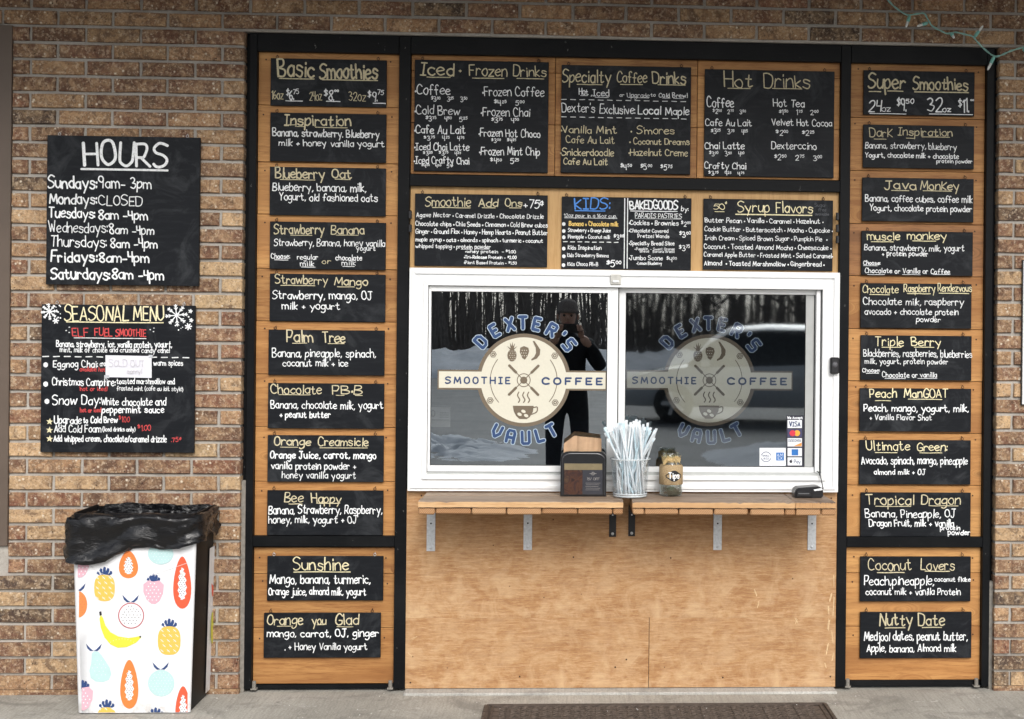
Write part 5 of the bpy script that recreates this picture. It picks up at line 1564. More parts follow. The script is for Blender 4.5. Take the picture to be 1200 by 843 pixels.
# ================================================================== DOOR MAT
ml = G(568, 825.5); mr = G(971, 829)
my = (ml[1] + mr[1]) / 2; x0, x1 = ml[0], mr[0]
def matmat():
    t = NT('brown_rubber_mat', .75, .3); tc = t.coord()
    mp = t.new('ShaderNodeMapping'); mp.inputs['Rotation'].default_value = (0, 0, R(45)); mp.inputs['Scale'].default_value = (30, 30, 30); t.link(tc, mp.inputs[0])
    wv = t.new('ShaderNodeTexWave', wave_type='BANDS'); wv.inputs['Scale'].default_value = .9; wv.inputs['Distortion'].default_value = 3; wv.inputs['Detail'].default_value = 2; t.link(mp.outputs[0], wv.inputs['Vector'])
    ck = t.new('ShaderNodeTexVoronoi', feature='DISTANCE_TO_EDGE', distance='MANHATTAN'); ck.inputs['Scale'].default_value = 16; ck.inputs['Randomness'].default_value = .15; t.link(tc, ck.inputs['Vector'])
    h = t.math('ADD', t.ramp(ck.outputs['Distance'], [(.04, 0.0), (.12, 1.0)]), t.math('MULTIPLY', wv.outputs['Fac'], .7))
    c_ = t.mix(t.ramp(h, [(.3, 0.0), (.9, 1.0)]), (.045, .034, .028), (.125, .098, .080))
    c_ = t.mix(t.ramp(t.noise(tc, 90, 4, .7), [(.58, 0.0), (.75, .55)]), c_, (.33, .29, .24))
    c_ = t.mix(t.ramp(t.noise(tc, 4, 4, .7), [(.5, 0.0), (.8, .3)]), c_, (.26, .22, .18))
    t.base(c_); t.bump(h, .9, .006); return t.mat
mat_ = thing('door_mat', 'brown patterned rubber door mat lying on the pavement below the window', 'door mat', ((x0+x1)/2, my - .45, 0))
mb = MB(); mb.box(x0, my - .9, .0006, x1, my, .009, bev=.003); mb.build('mat_base', M['bronze'] if 0 else matmat(), mat_)
mb = MB()
for d in (.0, .022):
    a, b_, c_, e = x0 + .012 + d, x1 - .012 - d, my - .888 + d, my - .012 - d
    mb.box(a, e - .007, .0085, b_, e, .014, bev=.001); mb.box(a, c_, .0085, b_, c_ + .007, .014, bev=.001); mb.box(a, c_ + .0071, .0085, a + .007, e - .0071, .0138, bev=.001); mb.box(b_ - .007, c_ + .0071, .0085, b_, e - .0071, .0138, bev=.001)
mb.build('raised_border', simple('mat_border', (.085, .066, .054), .7, .3, var=.3, scale=50), mat_)
mb = MB(); r = random.Random(12); nxm = 30
for i in range(nxm):
    for j in range(14):
        cxm = x0 + .065 + (x1 - x0 - .13) * (i + .5) / nxm; cym = my - .07 - j * .055; s1 = .018
        for a, b_ in (((-s1, -.02), (0, 0)), ((0, 0), (s1, -.02)), ((-s1, .006), (0, .026)), ((0, .026), (s1, .006))):
            p, q_ = Vector((cxm + a[0], cym + a[1], .010)), Vector((cxm + b_[0], cym + b_[1], .010)); dd = (q_ - p).normalized() * .0; nn = Vector((-(q_-p).y, (q_-p).x, 0)).normalized() * .003
            mb.add([p - nn, q_ - nn, q_ + nn, p + nn, p - nn*.3 + Vector((0, 0, .003)), q_ - nn*.3 + Vector((0, 0, .003)), q_ + nn*.3 + Vector((0, 0, .003)), p + nn*.3 + Vector((0, 0, .003))], [(4, 5, 6, 7), (0, 1, 5, 4), (2, 3, 7, 6), (1, 2, 6, 5), (3, 0, 4, 7)])
tag(mb.build('chevron_relief', simple('mat_rib', (.115, .09, .073), .7, .3, var=.35, scale=40), mat_), kind='stuff')
deb = MB(); r = random.Random(5)
for k in range(60):
    x, y = G(r.uniform(5, 1195), r.uniform(812, 843)); s1 = r.uniform(.001, .0032); zz = .0002 if not (x0 < x < x1 and y < my) else .0132
    deb.add([(x - s1, y, zz), (x, y - s1*r.uniform(.6, 1.4), zz), (x + s1, y + s1*.3, zz), (x, y, zz + s1*.9)], [(0, 1, 3), (1, 2, 3), (2, 0, 3), (0, 2, 1)])
tag(deb.build('road_salt_grit', simple('salt', (.72, .71, .68), .8)), 'pale grains of road salt scattered on the pavement and mat', 'grit', kind='stuff')

# ================================================================== WASTE BIN
bl_, br_ = G(92, 836), G(221, 837)
Yf = (bl_[1] + br_[1]) / 2; dep = .285
bx0, bx1 = bl_[0], br_[0]; tx0, tx1 = W(83.5, 640, Yf)[0], W(229.5, 640, Yf)[0]
ZR = .765
xc = (bx0 + bx1) / 2
can = thing('waste_bin', 'slim waste bin wrapped in white fruit print paper with a black bin bag', 'waste bin', (xc, Yf + dep/2, 0))
def lerp(a, b, t): return a + (b - a) * t
def sec(z, grow=0.0):
    t = z / ZR; a, b = lerp(bx0, tx0, t) - grow, lerp(bx1, tx1, t) + grow
    tp = .012 * t; return a, b, Yf - grow + .0 , Yf + dep + grow + tp
def rect_ring(z, grow, rad, n=5):
    a, b, c_, d = sec(z, grow); pts = []
    for (px, py, a0) in ((b - rad, d - rad, 0), (a + rad, d - rad, 90), (a + rad, c_ + rad, 180), (b - rad, c_ + rad, 270)):
        for i in range(n): th = R(a0 + 90 * i / (n-1)); pts.append((px + rad*math.cos(th), py + rad*math.sin(th), z))
    return pts
blackpl = simple('bin_black_plastic', (.007, .007, .008), .5, .2, var=.2)
mb = MB(); rings = [rect_ring(z, g, .03) for z, g in ((.002, -.004), (.02, 0), (ZR, 0), (ZR, -.006), (.06, -.012))]; n = len(rings[0])
for rg in rings: mb.v += rg
for i in range(len(rings)-1):
    for k in range(n): mb.f.append((i*n+k, i*n+(k+1) % n, (i+1)*n+(k+1) % n, (i+1)*n+k)); mb.m.append(0)
mb.f.append(tuple(range(n-1, -1, -1))); mb.m.append(0)
mb.build('bin_body', blackpl, can, auto=40)
# wrap sheets: a front sheet folding a little round both corners, and a strip on the right side towards the back
def wrapmat():
    t = NT('wrapping_paper', .35, .4); v = t.coord(); sp = t.new('ShaderNodeSeparateXYZ'); t.link(v, sp.inputs[0])
    h = t.new('ShaderNodeMapRange'); h.inputs['From Min'].default_value = 0; h.inputs['From Max'].default_value = .10; h.inputs['To Min'].default_value = .55; h.inputs['To Max'].default_value = .06; t.link(sp.outputs['Z'], h.inputs['Value'])
    c_ = t.mix(t.math('MULTIPLY', t.ramp(t.noise(v, 22, 5, .7), [(.45, 0.0), (.62, 1.0)]), h.outputs[0]), (.80, .81, .83), (.42, .38, .33))
    t.base(c_); t.bump(t.noise(v, 7, 3, .5, 1.0), .35, .004); return t.mat
wrapm = wrapmat()
def front_path(z, g=.0025):
    a, b, c_, d = sec(z, g); rad = .022; pts = [(a, c_ + .09)]
    for i in range(5): th = R(180 + 90*i/4); pts.append((a + rad + rad*math.cos(th), c_ + rad + rad*math.sin(th)))
    for i in range(9): u = i / 8; pts.append((lerp(a + rad, b - .008, u), c_ - .0006 * math.sin(u*7 + z*9)))
    pts.append((b - .002, c_ + .004)); pts.append((b, c_ + .012)); return pts
mb = MB(); zs_ = [.004, .12, .25, .38, .48, .56, .61, .665]; rows = [front_path(z) for z in zs_]; n = len(rows[0])
for z, row_ in zip(zs_, rows): mb.v += [(x, y, z + (.0 if z < .66 else .012 * (i/n))) for i, (x, y) in enumerate(row_)]
for j in range(len(zs_)-1):
    for i in range(n-1): mb.f.append((j*n+i, j*n+i+1, (j+1)*n+i+1, (j+1)*n+i)); mb.m.append(0)
fsheet = mb.build('wrap_sheet', wrapm, can, smooth=True)
mb = MB()
for z in (.02, .3, .60): 
    a, b, c_, d = sec(z, .004); y0_ = lerp(c_, d, .74 - z*.10); mb.v += [(b, y0_, z), (b + .001, d - .004, z), (b - .02, d + .003, z)]
mb.f = [(0, 1, 4, 3), (1, 2, 5, 4), (3, 4, 7, 6), (4, 5, 8, 7)]; mb.m = [0]*4
ssheet = mb.build('wrap_sheet', wrapm, can)
# fruit prints, measured on the front of the bin
FR = {'blue': (.030, .065, .19), 'yellow': (.78, .50, .10), 'orange': (.80, .24, .07), 'papaya': (.82, .22, .055), 'red': (.80, .11, .05), 'pink': (.72, .42, .50), 'lime': (.70, .68, .06), 'mint': (.48, .68, .68), 'white': (.80, .80, .82), 'black': (.02, .02, .03), 'maroon': (.45, .10, .12)}
FM = {k: simple('print_' + k, v, .4, .4, var=.03) for k, v in FR.items()}
ux = 1 / 3.205; sF = 1600 / (CAMD + Yf)
def pf(cx_, cy_): return W(60 + cx_ * ux, 580 + cy_ * ux, Yf - .0045)
def poly_c(pts, xmin, xmax, zmin=None):
    # clip a polygon to the sheet's left/right edges and bottom
    def clip(ps, ins, cut):
        out = []
        for i in range(len(ps)):
            p, q_ = ps[i], ps[(i+1) % len(ps)]
            if ins(p): out.append(p)
            if ins(p) != ins(q_): out.append(cut(p, q_))
        return out
    def cx_(v): return lambda p, q_: (v, p[1] + (q_[1]-p[1])*(v-p[0])/(q_[0]-p[0]))
    def cz_(v): return lambda p, q_: (p[0] + (q_[0]-p[0])*(v-p[1])/(q_[1]-p[1]), v)
    pts = clip(pts, lambda p: p[0] >= xmin, cx_(xmin))
    if pts: pts = clip(pts, lambda p: p[0] <= xmax, cx_(xmax))
    if pts: pts = clip(pts, lambda p: p[1] >= zmin, cz_(zmin))
    if pts: pts = clip(pts, lambda p: p[1] <= .668, cz_(.668))
    return pts
def blob(cx_, cy_, rx_, ry_, n=22, eg=0.0, rot=0.0):
    out = []
    for i in range(n):
        th = 2*math.pi*i/n; x = math.cos(th)*rx_*(1 + eg*math.sin(th)); y = -math.sin(th)*ry_
        out.append((cx_ + x*math.cos(rot) - y*math.sin(rot), cy_ + x*math.sin(rot) + y*math.cos(rot)))
    return out
class Print:
    def __init__(s, name): s.name = name; s.mb = MB(); s.mats = []; s.k = 0
    def add(s, col, pts):
        s.k += 1
        zs0 = [pf(*p) for p in pts]; zmean = max(.01, sum(p[1] for p in zs0)/len(zs0))
        a, b, c_, d = sec(min(max(zmean, .01), .66), .0025)
        q_ = poly_c(zs0, a + .0215, b - .009, .006)
        if len(q_) < 3: return s
        if col not in s.mats: s.mats.append(col)
        s.mb.sheet(q_, Yf - .0037 - .0003 - s.k * .00002, s.mats.index(col)); return s
    def done(s):
        if s.mb.v: s.mb.build(s.name, [FM[c_] for c_ in s.mats], fsheet)
def leaves(p, cx_, cy_, sc=1.0, two=True):
    for s_ in ((-1, 1) if two else (-1, 0, 1)):
        if two: p.add('blue', [(cx_, cy_), (cx_ + s_*10*sc, cy_ - 6*sc), (cx_ + s_*27*sc, cy_ - 24*sc), (cx_ + s_*22*sc, cy_ - 8*sc), (cx_ + s_*12*sc, cy_ + 1*sc)])
def crown(p, cx_, cy_, w_=26, h=32):
    for a, k in ((-1, .55), (-.55, .85), (0, 1), (.55, .88), (1, .6)):
        x = cx_ + a*w_; y = cy_ - h*k; p.add('blue', [(cx_ - 5 + a*4, cy_), (x - 6, y + 9), (x - 2, y), (x + 5, y + 3), (x + 5, y + 12), (cx_ + 6 + a*4, cy_)])
def dots(p, col, cx_, cy_, rx_, ry_, st, sz, r):
    y = -ry_ + st*.6; row_ = 0
    while y < ry_:
        x = -rx_ + st*.5 + (row_ % 2)*st*.5
        while x < rx_:
            if (x/rx_)**2 + (y/ry_)**2 < .78: a, b = cx_ + x + r.uniform(-1, 1), cy_ + y + r.uniform(-1, 1); p.add(col, [(a-sz, b), (a, b-sz), (a+sz, b), (a, b+sz)])
            x += st
        y += st*.82; row_ += 1
r = random.Random(4)
def pineapple(cx_, cy_, rx_=39, ry_=50):
    p = Print('pineapple_print'); crown(p, cx_, cy_ - ry_ + 8, 24, 38); p.add('yellow', [(cx_ + math.copysign(abs(math.cos(t*math.pi/12))**.75, math.cos(t*math.pi/12))*rx_, cy_ + math.copysign(abs(math.sin(t*math.pi/12))**.75, math.sin(t*math.pi/12))*ry_) for t in range(24)])
    for j in range(-2, 3):
        for i in range(-1, 2):
            x, y = cx_ + i*24 + (j % 2)*8 - 3, cy_ + j*19
            for a, b in ((6, 4), (6, -4)): p.add('white', [(x-a, y-b), (x-a+1.6, y-b-1.6), (x+a, y+b), (x+a-1.6, y+b+1.6)])
    p.done()
def papaya(cx_, cy_, rx_, ry_, col='papaya'):
    p = Print('papaya_print')
    def shape(k, s2=1.0): return [(cx_ + math.cos(t*math.pi/14)*rx_*k*(1 + .28*(math.sin(t*math.pi/14))), cy_ + math.sin(t*math.pi/14)*ry_*(k if k == 1 else s2)) for t in range(28)]
    p.add(col, shape(1)); p.add('white', [(x + (3 if i % 2 else -3), y + 4) for i, (x, y) in enumerate(shape(.44, .62))])
    dots(p, 'black', cx_, cy_ + 4, rx_*.42, ry_*.60, 8.5, 2.1, r); p.done()
def strawb(cx_, cy_, s_=1.0):
    p = Print('strawberry_print'); crown(p, cx_, cy_ - 36*s_, 20*s_, 34*s_)
    p.add('pink', [(cx_-38*s_, cy_-30*s_), (cx_-20*s_, cy_-44*s_), (cx_, cy_-40*s_), (cx_+22*s_, cy_-44*s_), (cx_+39*s_, cy_-28*s_), (cx_+36*s_, cy_+5*s_), (cx_+22*s_, cy_+34*s_), (cx_+6*s_, cy_+45*s_), (cx_-8*s_, cy_+44*s_), (cx_-26*s_, cy_+28*s_), (cx_-38*s_, cy_)])
    dots(p, 'white', cx_, cy_, 34*s_, 42*s_, 15, 3, r); p.done()
def orange(cx_, cy_, rx_, ry_, col, seed_dots='white', lv=True):
    p = Print('orange_print' if col == 'orange' else 'pomegranate_print'); 
    if lv: leaves(p, cx_ - 2, cy_ - ry_ - 2, 1.15)
    if col == 'ring': p.add('maroon', blob(cx_, cy_, rx_, ry_, 28)); p.add('white', blob(cx_, cy_, rx_-4, ry_-4, 28)); dots(p, 'black', cx_, cy_, rx_-6, ry_-6, 13, 2.3, r)
    else: p.add(col, blob(cx_, cy_, rx_, ry_, 24)); dots(p, seed_dots, cx_, cy_, rx_, ry_, 13, 1.6, r)
    p.done()
def pear(cx_, cy_):
    p = Print('pear_print'); leaves(p, cx_ - 26, cy_ - 62, 1.1)
    p.add('mint', [(cx_-34, cy_-52), (cx_-24, cy_-60), (cx_-8, cy_-58), (cx_+4, cy_-44), (cx_+18, cy_-24), (cx_+34, cy_+2), (cx_+40, cy_+26), (cx_+30, cy_+48), (cx_+8, cy_+56), (cx_-20, cy_+54), (cx_-38, cy_+40), (cx_-43, cy_+12), (cx_-36, cy_-14)])
    dots(p, 'white', cx_ - 4, cy_ + 8, 34, 42, 16, 1.7, r); p.done()
pineapple(200, 350); pineapple(443, 548, 43, 54); pineapple(208, 842, 36, 44); pineapple(392, 872, 30, 44)
papaya(290, 262, 35, 52); papaya(492, 330, 33, 98, 'red'); papaya(293, 712, 33, 92); papaya(495, 795, 28, 76, 'red')
strawb(384, 366); strawb(107, 268, .95); strawb(118, 765, 1.0)
orange(300, 454, 49, 49, 'ring'); orange(100, 412, 35, 50, 'orange', 'maroon'); orange(413, 708, 50, 50, 'mint'); orange(411, 222, 48, 40, 'mint', lv=False)
pear(186, 648)
p = Print('banana_print'); p.add('lime', [(186, 452), (194, 462), (204, 492), (222, 516), (252, 532), (290, 538), (318, 534), (334, 530), (338, 536), (318, 556), (284, 572), (250, 575), (222, 562), (200, 536), (186, 500), (181, 466)])
p.add('black', [(180, 440), (188, 437), (190, 452), (182, 455)]); p.add('black', [(332, 529), (338, 531), (336, 538), (331, 536)])
for t in range(11): x, y = 200 + t*11, 545 - 26*math.cos((t-6)*.26) + 36; p.add('white', [(x-1.5, y-14), (x, y-15.5), (x+1.5, y-14), (x, y-12.5)])
p.done()
p = Print('lemon_print'); p.add('lime', blob(92, 590, 16, 50, 20)); p.add('blue', [(86, 540), (92, 524), (102, 508), (102, 524), (94, 540)]); p.done()
p = Print('lemon_print'); p.add('lime', blob(536, 580, 14, 46, 20)); p.add('blue', [(520, 505), (536, 500), (540, 524), (532, 526)]); p.done()
fb_ = MB(); pts = [pf(*q_) for q_ in ((118, 247), (180, 292), (245, 318), (290, 333), (350, 312), (430, 285), (528, 250))]; ik = Ink(Yf - .0031, .0011); ik.stroke(pts, .0032); ik.mb.build('paper_fold', wrapm, fsheet)
a, b, c_, d = sec(.4, .0045)
for nme, zc_, hz, col in (('lemon_print', .27, .065, 'lime'), ('papaya_print', .47, .075, 'red')):
    p2 = MB(); p2.add([(b + .0012, d - .032 - .022*math.cos(t*math.pi/8)*.9, zc_ + hz*math.sin(t*math.pi/8)) for t in range(16)], [tuple(range(16))]); p2.build(nme, FM[col], ssheet)

# the bag: folded over the rim and crumpled
from mathutils import noise as mnoise
def bagmat():
    t = NT('black_bin_bag', .2, .5, (.006, .006, .007)); v = t.coord(scale=(1, 1, 2.2)); n1 = t.noise(v, 9, 3, .5, 2.2)
    n2 = t.math('ABSOLUTE', t.math('SUBTRACT', t.noise(t.coord(scale=(1, 1, 2.5)), 19, 4, .6, 1.5), .5)); t.bump(t.math('ADD', t.math('MULTIPLY', n1, .6), t.math('MULTIPLY', n2, -1.4)), .45, .006)
    t.rough(t.ramp(n1, [(.3, .12), (.7, .28)])); return t.mat
NU = 104; prof0 = [(-.035, -.10), (-.022, -.02), (-.012, -.012), (-.002, -.004), (.010, -.005), (.022, -.014), (.029, -.034), (.032, -.058), (.030, -.085), (.026, -.108), (.024, -.132), (.020, -.146)]
prof = []
for i_ in range(len(prof0) - 1):
    for k_ in range(2): prof.append((lerp(prof0[i_][0], prof0[i_+1][0], k_/2), lerp(prof0[i_][1], prof0[i_+1][1], k_/2)))
prof.append(prof0[-1])
mb = MB(); base_ring = []
rr4 = .035; bagr = random.Random(31)
per = []
a, b, c_, d = sec(ZR, 0)
L1, L2 = b - a, d - c_; tot = 2*(L1 + L2)
for i in range(NU):
    s_ = i / NU * tot
    if s_ < L1: x, y, nx__, ny__ = a + s_, c_, 0, -1
    elif s_ < L1 + L2: x, y, nx__, ny__ = b, c_ + (s_ - L1), 1, 0
    elif s_ < 2*L1 + L2: x, y, nx__, ny__ = b - (s_ - L1 - L2), d, 0, 1
    else: x, y, nx__, ny__ = a, d - (s_ - 2*L1 - L2), -1, 0
    # round the corners
    cxr, cyr = min(max(x, a + rr4), b - rr4), min(max(y, c_ + rr4), d - rr4); v = Vector((x - cxr, y - cyr))
    if abs(x - cxr) > 1e-6 and abs(y - cyr) > 1e-6: v = v.normalized() * rr4; x, y = cxr + v.x, cyr + v.y
    nrm = Vector((x - cxr, y - cyr)); nrm = nrm.normalized() if nrm.length > 1e-6 else Vector((nx__, ny__))
    per.append((x, y, nrm.x, nrm.y, s_))
for jf, (off, dz) in enumerate(prof):
    j = jf / 2
    vv = max(0, (j - 3) / 8)
    for i, (x, y, nx__, ny__, s_) in enumerate(per):
        fx = (x - a) / (b - a)
        front = max(0, -ny__)
        hang = 1.0
        if front > .3: hang = 1.22 - .50 * max(0, min(1, (fx - .20) / .75)) + .07 * math.sin(fx*9)
        elif ny__ > .3: hang = .6
        elif nx__ > .3: hang = .70 + .08 * math.sin(s_*40)
        else: hang = 1.1
        jj = j * .25; q_ = Vector((s_*5.0 + jj*.5, jj*1.4, 1.3)); q2 = Vector((s_*9.0 + jj*2.2, jj*2.6 - s_*2, 4.0)); q3 = Vector((s_*18.0 - jj*3.2, jj*3.5, 8.0))
        pos_ = Vector((x, y, 0))
        w1_ = mnoise.noise(Vector((x*6, y*6, jj*1.2)))
        va = mnoise.voronoi(Vector((s_*9.0 + jj*1.1 + w1_*.6, jj*1.15 - s_*3.0, 3.3)))[0]; vb = mnoise.voronoi(Vector((s_*21 - jj*1.6 + w1_, jj*2.2 + s_*5, 7.7)))[0]; vc_ = mnoise.voronoi(Vector((s_*40 + jj*3, jj*4.5 - s_*8, 1.7)))[0]
        n_ = mnoise.noise(q_)*.022 + (va[1] - va[0])*.020 + (vb[1] - vb[0])*.008 - .012 + bagr.uniform(-.0012, .0012)
        sj_ = bagr.uniform(-.006, .006); x_j, y_j = -ny__ * sj_, nx__ * sj_
        g = max(.3, vv) if j > 2 else .25
        o_ = off + .008 + n_ * (1.0 if j > 2 else .5) + (.004*vv if nx__ > .3 else 0)
        zz = ZR + (dz * hang if dz < 0 and j > 3 else dz) + mnoise.noise(Vector((s_*6, 5, j*.1)))*(.012 if nx__ < .3 else .004) + mnoise.noise(Vector((s_*16, 2, j*.15)))*.004
        if 2 <= j < 5: zz += .012 * math.sin(fx * math.pi) * (1 if ny__ > .3 else .25) - (.016 if fx < .08 else 0)
        if j < 3: o_ = off + n_*.6
        if nx__ > .3: o_ *= .7
        mb.v.append((x + nx__*o_ + x_j, min(y + ny__*o_ + y_j, -.008 - .004 * bagr.random()), zz + bagr.uniform(-.002, .002)))
for j in range(len(prof)-1):
    for i in range(NU):
        a_, b_, c2, d2 = j*NU+i, j*NU+(i+1) % NU, (j+1)*NU+(i+1) % NU, (j+1)*NU+i
        mb.f += [(a_, b_, c2), (a_, c2, d2)] if bagr.random() < .65 else [(a_, b_, d2), (b_, c2, d2)]; mb.m += [0, 0]
bag = mb.build('bin_bag', bagmat(), can, smooth=True)

# ================================================================== STRING LIGHTS
YL = -.05
sg = thing('string_lights', 'teal cord string lights with small clear bulbs across the upper right bricks', 'string lights', (1.55, YL, 2.7))
teal = simple('teal_cord', (.27, .50, .45), .5, .4, var=.15, scale=60); soc = simple('teal_socket', (.22, .52, .46), .4, .4); blb = simple('frosted_bulb', (.78, .80, .78), .15)
pts = [(1036, -6), (1043, 3), (1052, 11), (1063, 17.5), (1074, 16.5), (1083, 16), (1088, 24), (1093, 31), (1104, 37), (1111, 39.5), (1120, 38), (1131, 40.5), (1140, 43), (1146, 50), (1154, 58), (1165, 66), (1174, 64.5), (1184, 60), (1194, 57), (1206, 55), (1225, 62)]
P3 = []; r = random.Random(2)
for i, (a, b) in enumerate(pts): x, z = W(a, b, YL + .015*math.sin(i)); P3.append((x, YL + .015*math.sin(i), z))
def spline3(P, n=4):
    out = []
    for i in range(len(P)-1):
        p0, p1, p2, p3_ = Vector(P[max(i-1, 0)]), Vector(P[i]), Vector(P[i+1]), Vector(P[min(i+2, len(P)-1)])
        for k in range(n): t = k/n; out.append(.5*(2*p1 + (p2-p0)*t + (2*p0-5*p1+4*p2-p3_)*t*t + (3*p1-p0-3*p2+p3_)*t**3))
    out.append(Vector(P[-1])); return out
cl = spline3(P3)
for ph in (0, math.pi):
    mb = MB(); mb.tube([(p.x + .0022*math.cos(i*.9 + ph), p.y + .0022*math.sin(i*.9+ph), p.z + .0022*math.sin(i*.9 + ph)) for i, p in enumerate(cl)], .0026, 5); mb.build('cord', teal, sg, smooth=True)
for (a, b, c_, d) in ((1066, 19, 1061, 33), (1087, 27, 1074, 31.5), (1115, 39.5, 1117.5, 45.5), (1142, 43.5, 1151.5, 30.5), (1165, 66.5, 1156.5, 83), (1199, 57, 1208, 68)):
    p0, p1 = W(a, b, YL - .004), W(c_, d, YL - .012); A = Vector((p0[0], YL - .004, p0[1])); B = Vector((p1[0], YL - .02, p1[1])); mid = A.lerp(B, .52)
    mb = MB(); mb.tube([A, A.lerp(B, .1), mid], [.0042, .0075, .0068], 8); s0 = mb.build('bulb_socket', soc, sg, smooth=True)
    mb = MB(); mb.tube([mid, mid.lerp(B, .5), mid.lerp(B, .85), B], [.0058, .0056, .0042, .0010], 8); mb.build('bulb', blb, sg, smooth=True)

# ================================================================== WHAT THE GLASS REFLECTS: THE LOT BEHIND THE CAMERA
def bare_tree(seed, H=11.0):
    r = random.Random(seed); tr = MB(); br = MB()
    def limb(p, d, L, rad, dep, mb):
        n = 4; pts = [p]; rr = [rad]
        for i in range(n):
            d = (d + Vector((r.uniform(-.16, .16), r.uniform(-.16, .16), r.uniform(-.04, .12)))).normalized(); p = p + d * L / n; pts.append(p); rr.append(rad * (1 - .7 * (i+1) / n))
        mb.tube(pts, rr, 5 if dep < 2 else 3, cap=False)
        if dep < 4:
            for k in range((9, 5, 4, 3)[dep]):
                t = r.uniform(.12 if dep else .10, 1); i = min(n-1, int(t*n)); q = pts[i].lerp(pts[i+1], t*n - i)
                a = r.uniform(0, 6.28); e = (d * .55 + Vector((math.cos(a), math.sin(a), r.uniform(.0, .5)))).normalized(); limb(q, e, L * r.uniform(.30, .50), rad * .38, dep + 1, br)
    limb(Vector((0, 0, -.3)), Vector((0, 0, 1)), H, .17, 0, tr)
    return tr.mesh('trunk', M['bark']), br.mesh('branches', M['bark'])
TM = [bare_tree(s) for s in (1, 2, 3)]
r = random.Random(77); nt_ = 46
for i in range(nt_):
    x = -30 + 60 * (i + .5) / nt_ + r.uniform(-.6, .6); y = -r.uniform(48, 60)
    root = thing('bare_tree', 'leafless winter tree at the far edge of the snowy lot, reflected in the window', 'tree', (x, y, 0), 0, 'bare trees beyond the lot')
    tm = TM[i % 3]; s_ = r.uniform(.8, 1.2)
    for nme, me in zip(('trunk', 'branches'), tm): o = obj_from(me, nme, (0, 0, 0), root); o.scale = (s_, s_, s_); o.rotation_euler = (0, 0, r.uniform(0, 6.28))
tw = MB()
for k in range(4500):
    x, y = r.uniform(-36, 36), r.uniform(-54, -47); h = r.uniform(1.0, 4.2); dx, dy = r.uniform(-.6, .6), r.uniform(-.4, .4); w_ = r.uniform(.015, .045)
    tw.add([(x - w_, y, .1), (x + w_, y, .1), (x + dx*.6 + w_*.6, y + dy, h*.6), (x + dx*.6 - w_*.6, y + dy, h*.6), (x + dx*1.4, y + dy, h)], [(0, 1, 2, 3), (3, 2, 4)])
tag(tw.build('brush_thicket', M['bark']), 'tangle of bare brush along the far edge of the lot', 'brush', kind='stuff')
wd = MB()                                                      # the deep wood behind the first trees
for k in range(1000):
    x, y = r.uniform(-60, 60), r.uniform(-78, -60); h = r.uniform(6, 15); w_ = r.uniform(.03, .11); l_ = r.uniform(-.6, .6)
    wd.add([(x - w_, y, 0), (x + w_, y, 0), (x + l_ + w_*.2, y, h), (x + l_ - w_*.2, y, h)], [(0, 1, 2, 3)])
    for q in range(7): z = r.uniform(.3, h*.6); a = r.uniform(-1, 1)*2.4; wd.add([(x, y, z), (x, y, z + .06), (x + a, y, z + r.uniform(.6, 1.8))], [(0, 1, 2)])
tag(wd.build('far_wood', M['bark']), 'dense bare winter wood behind the first row of trees', 'wood', kind='stuff')

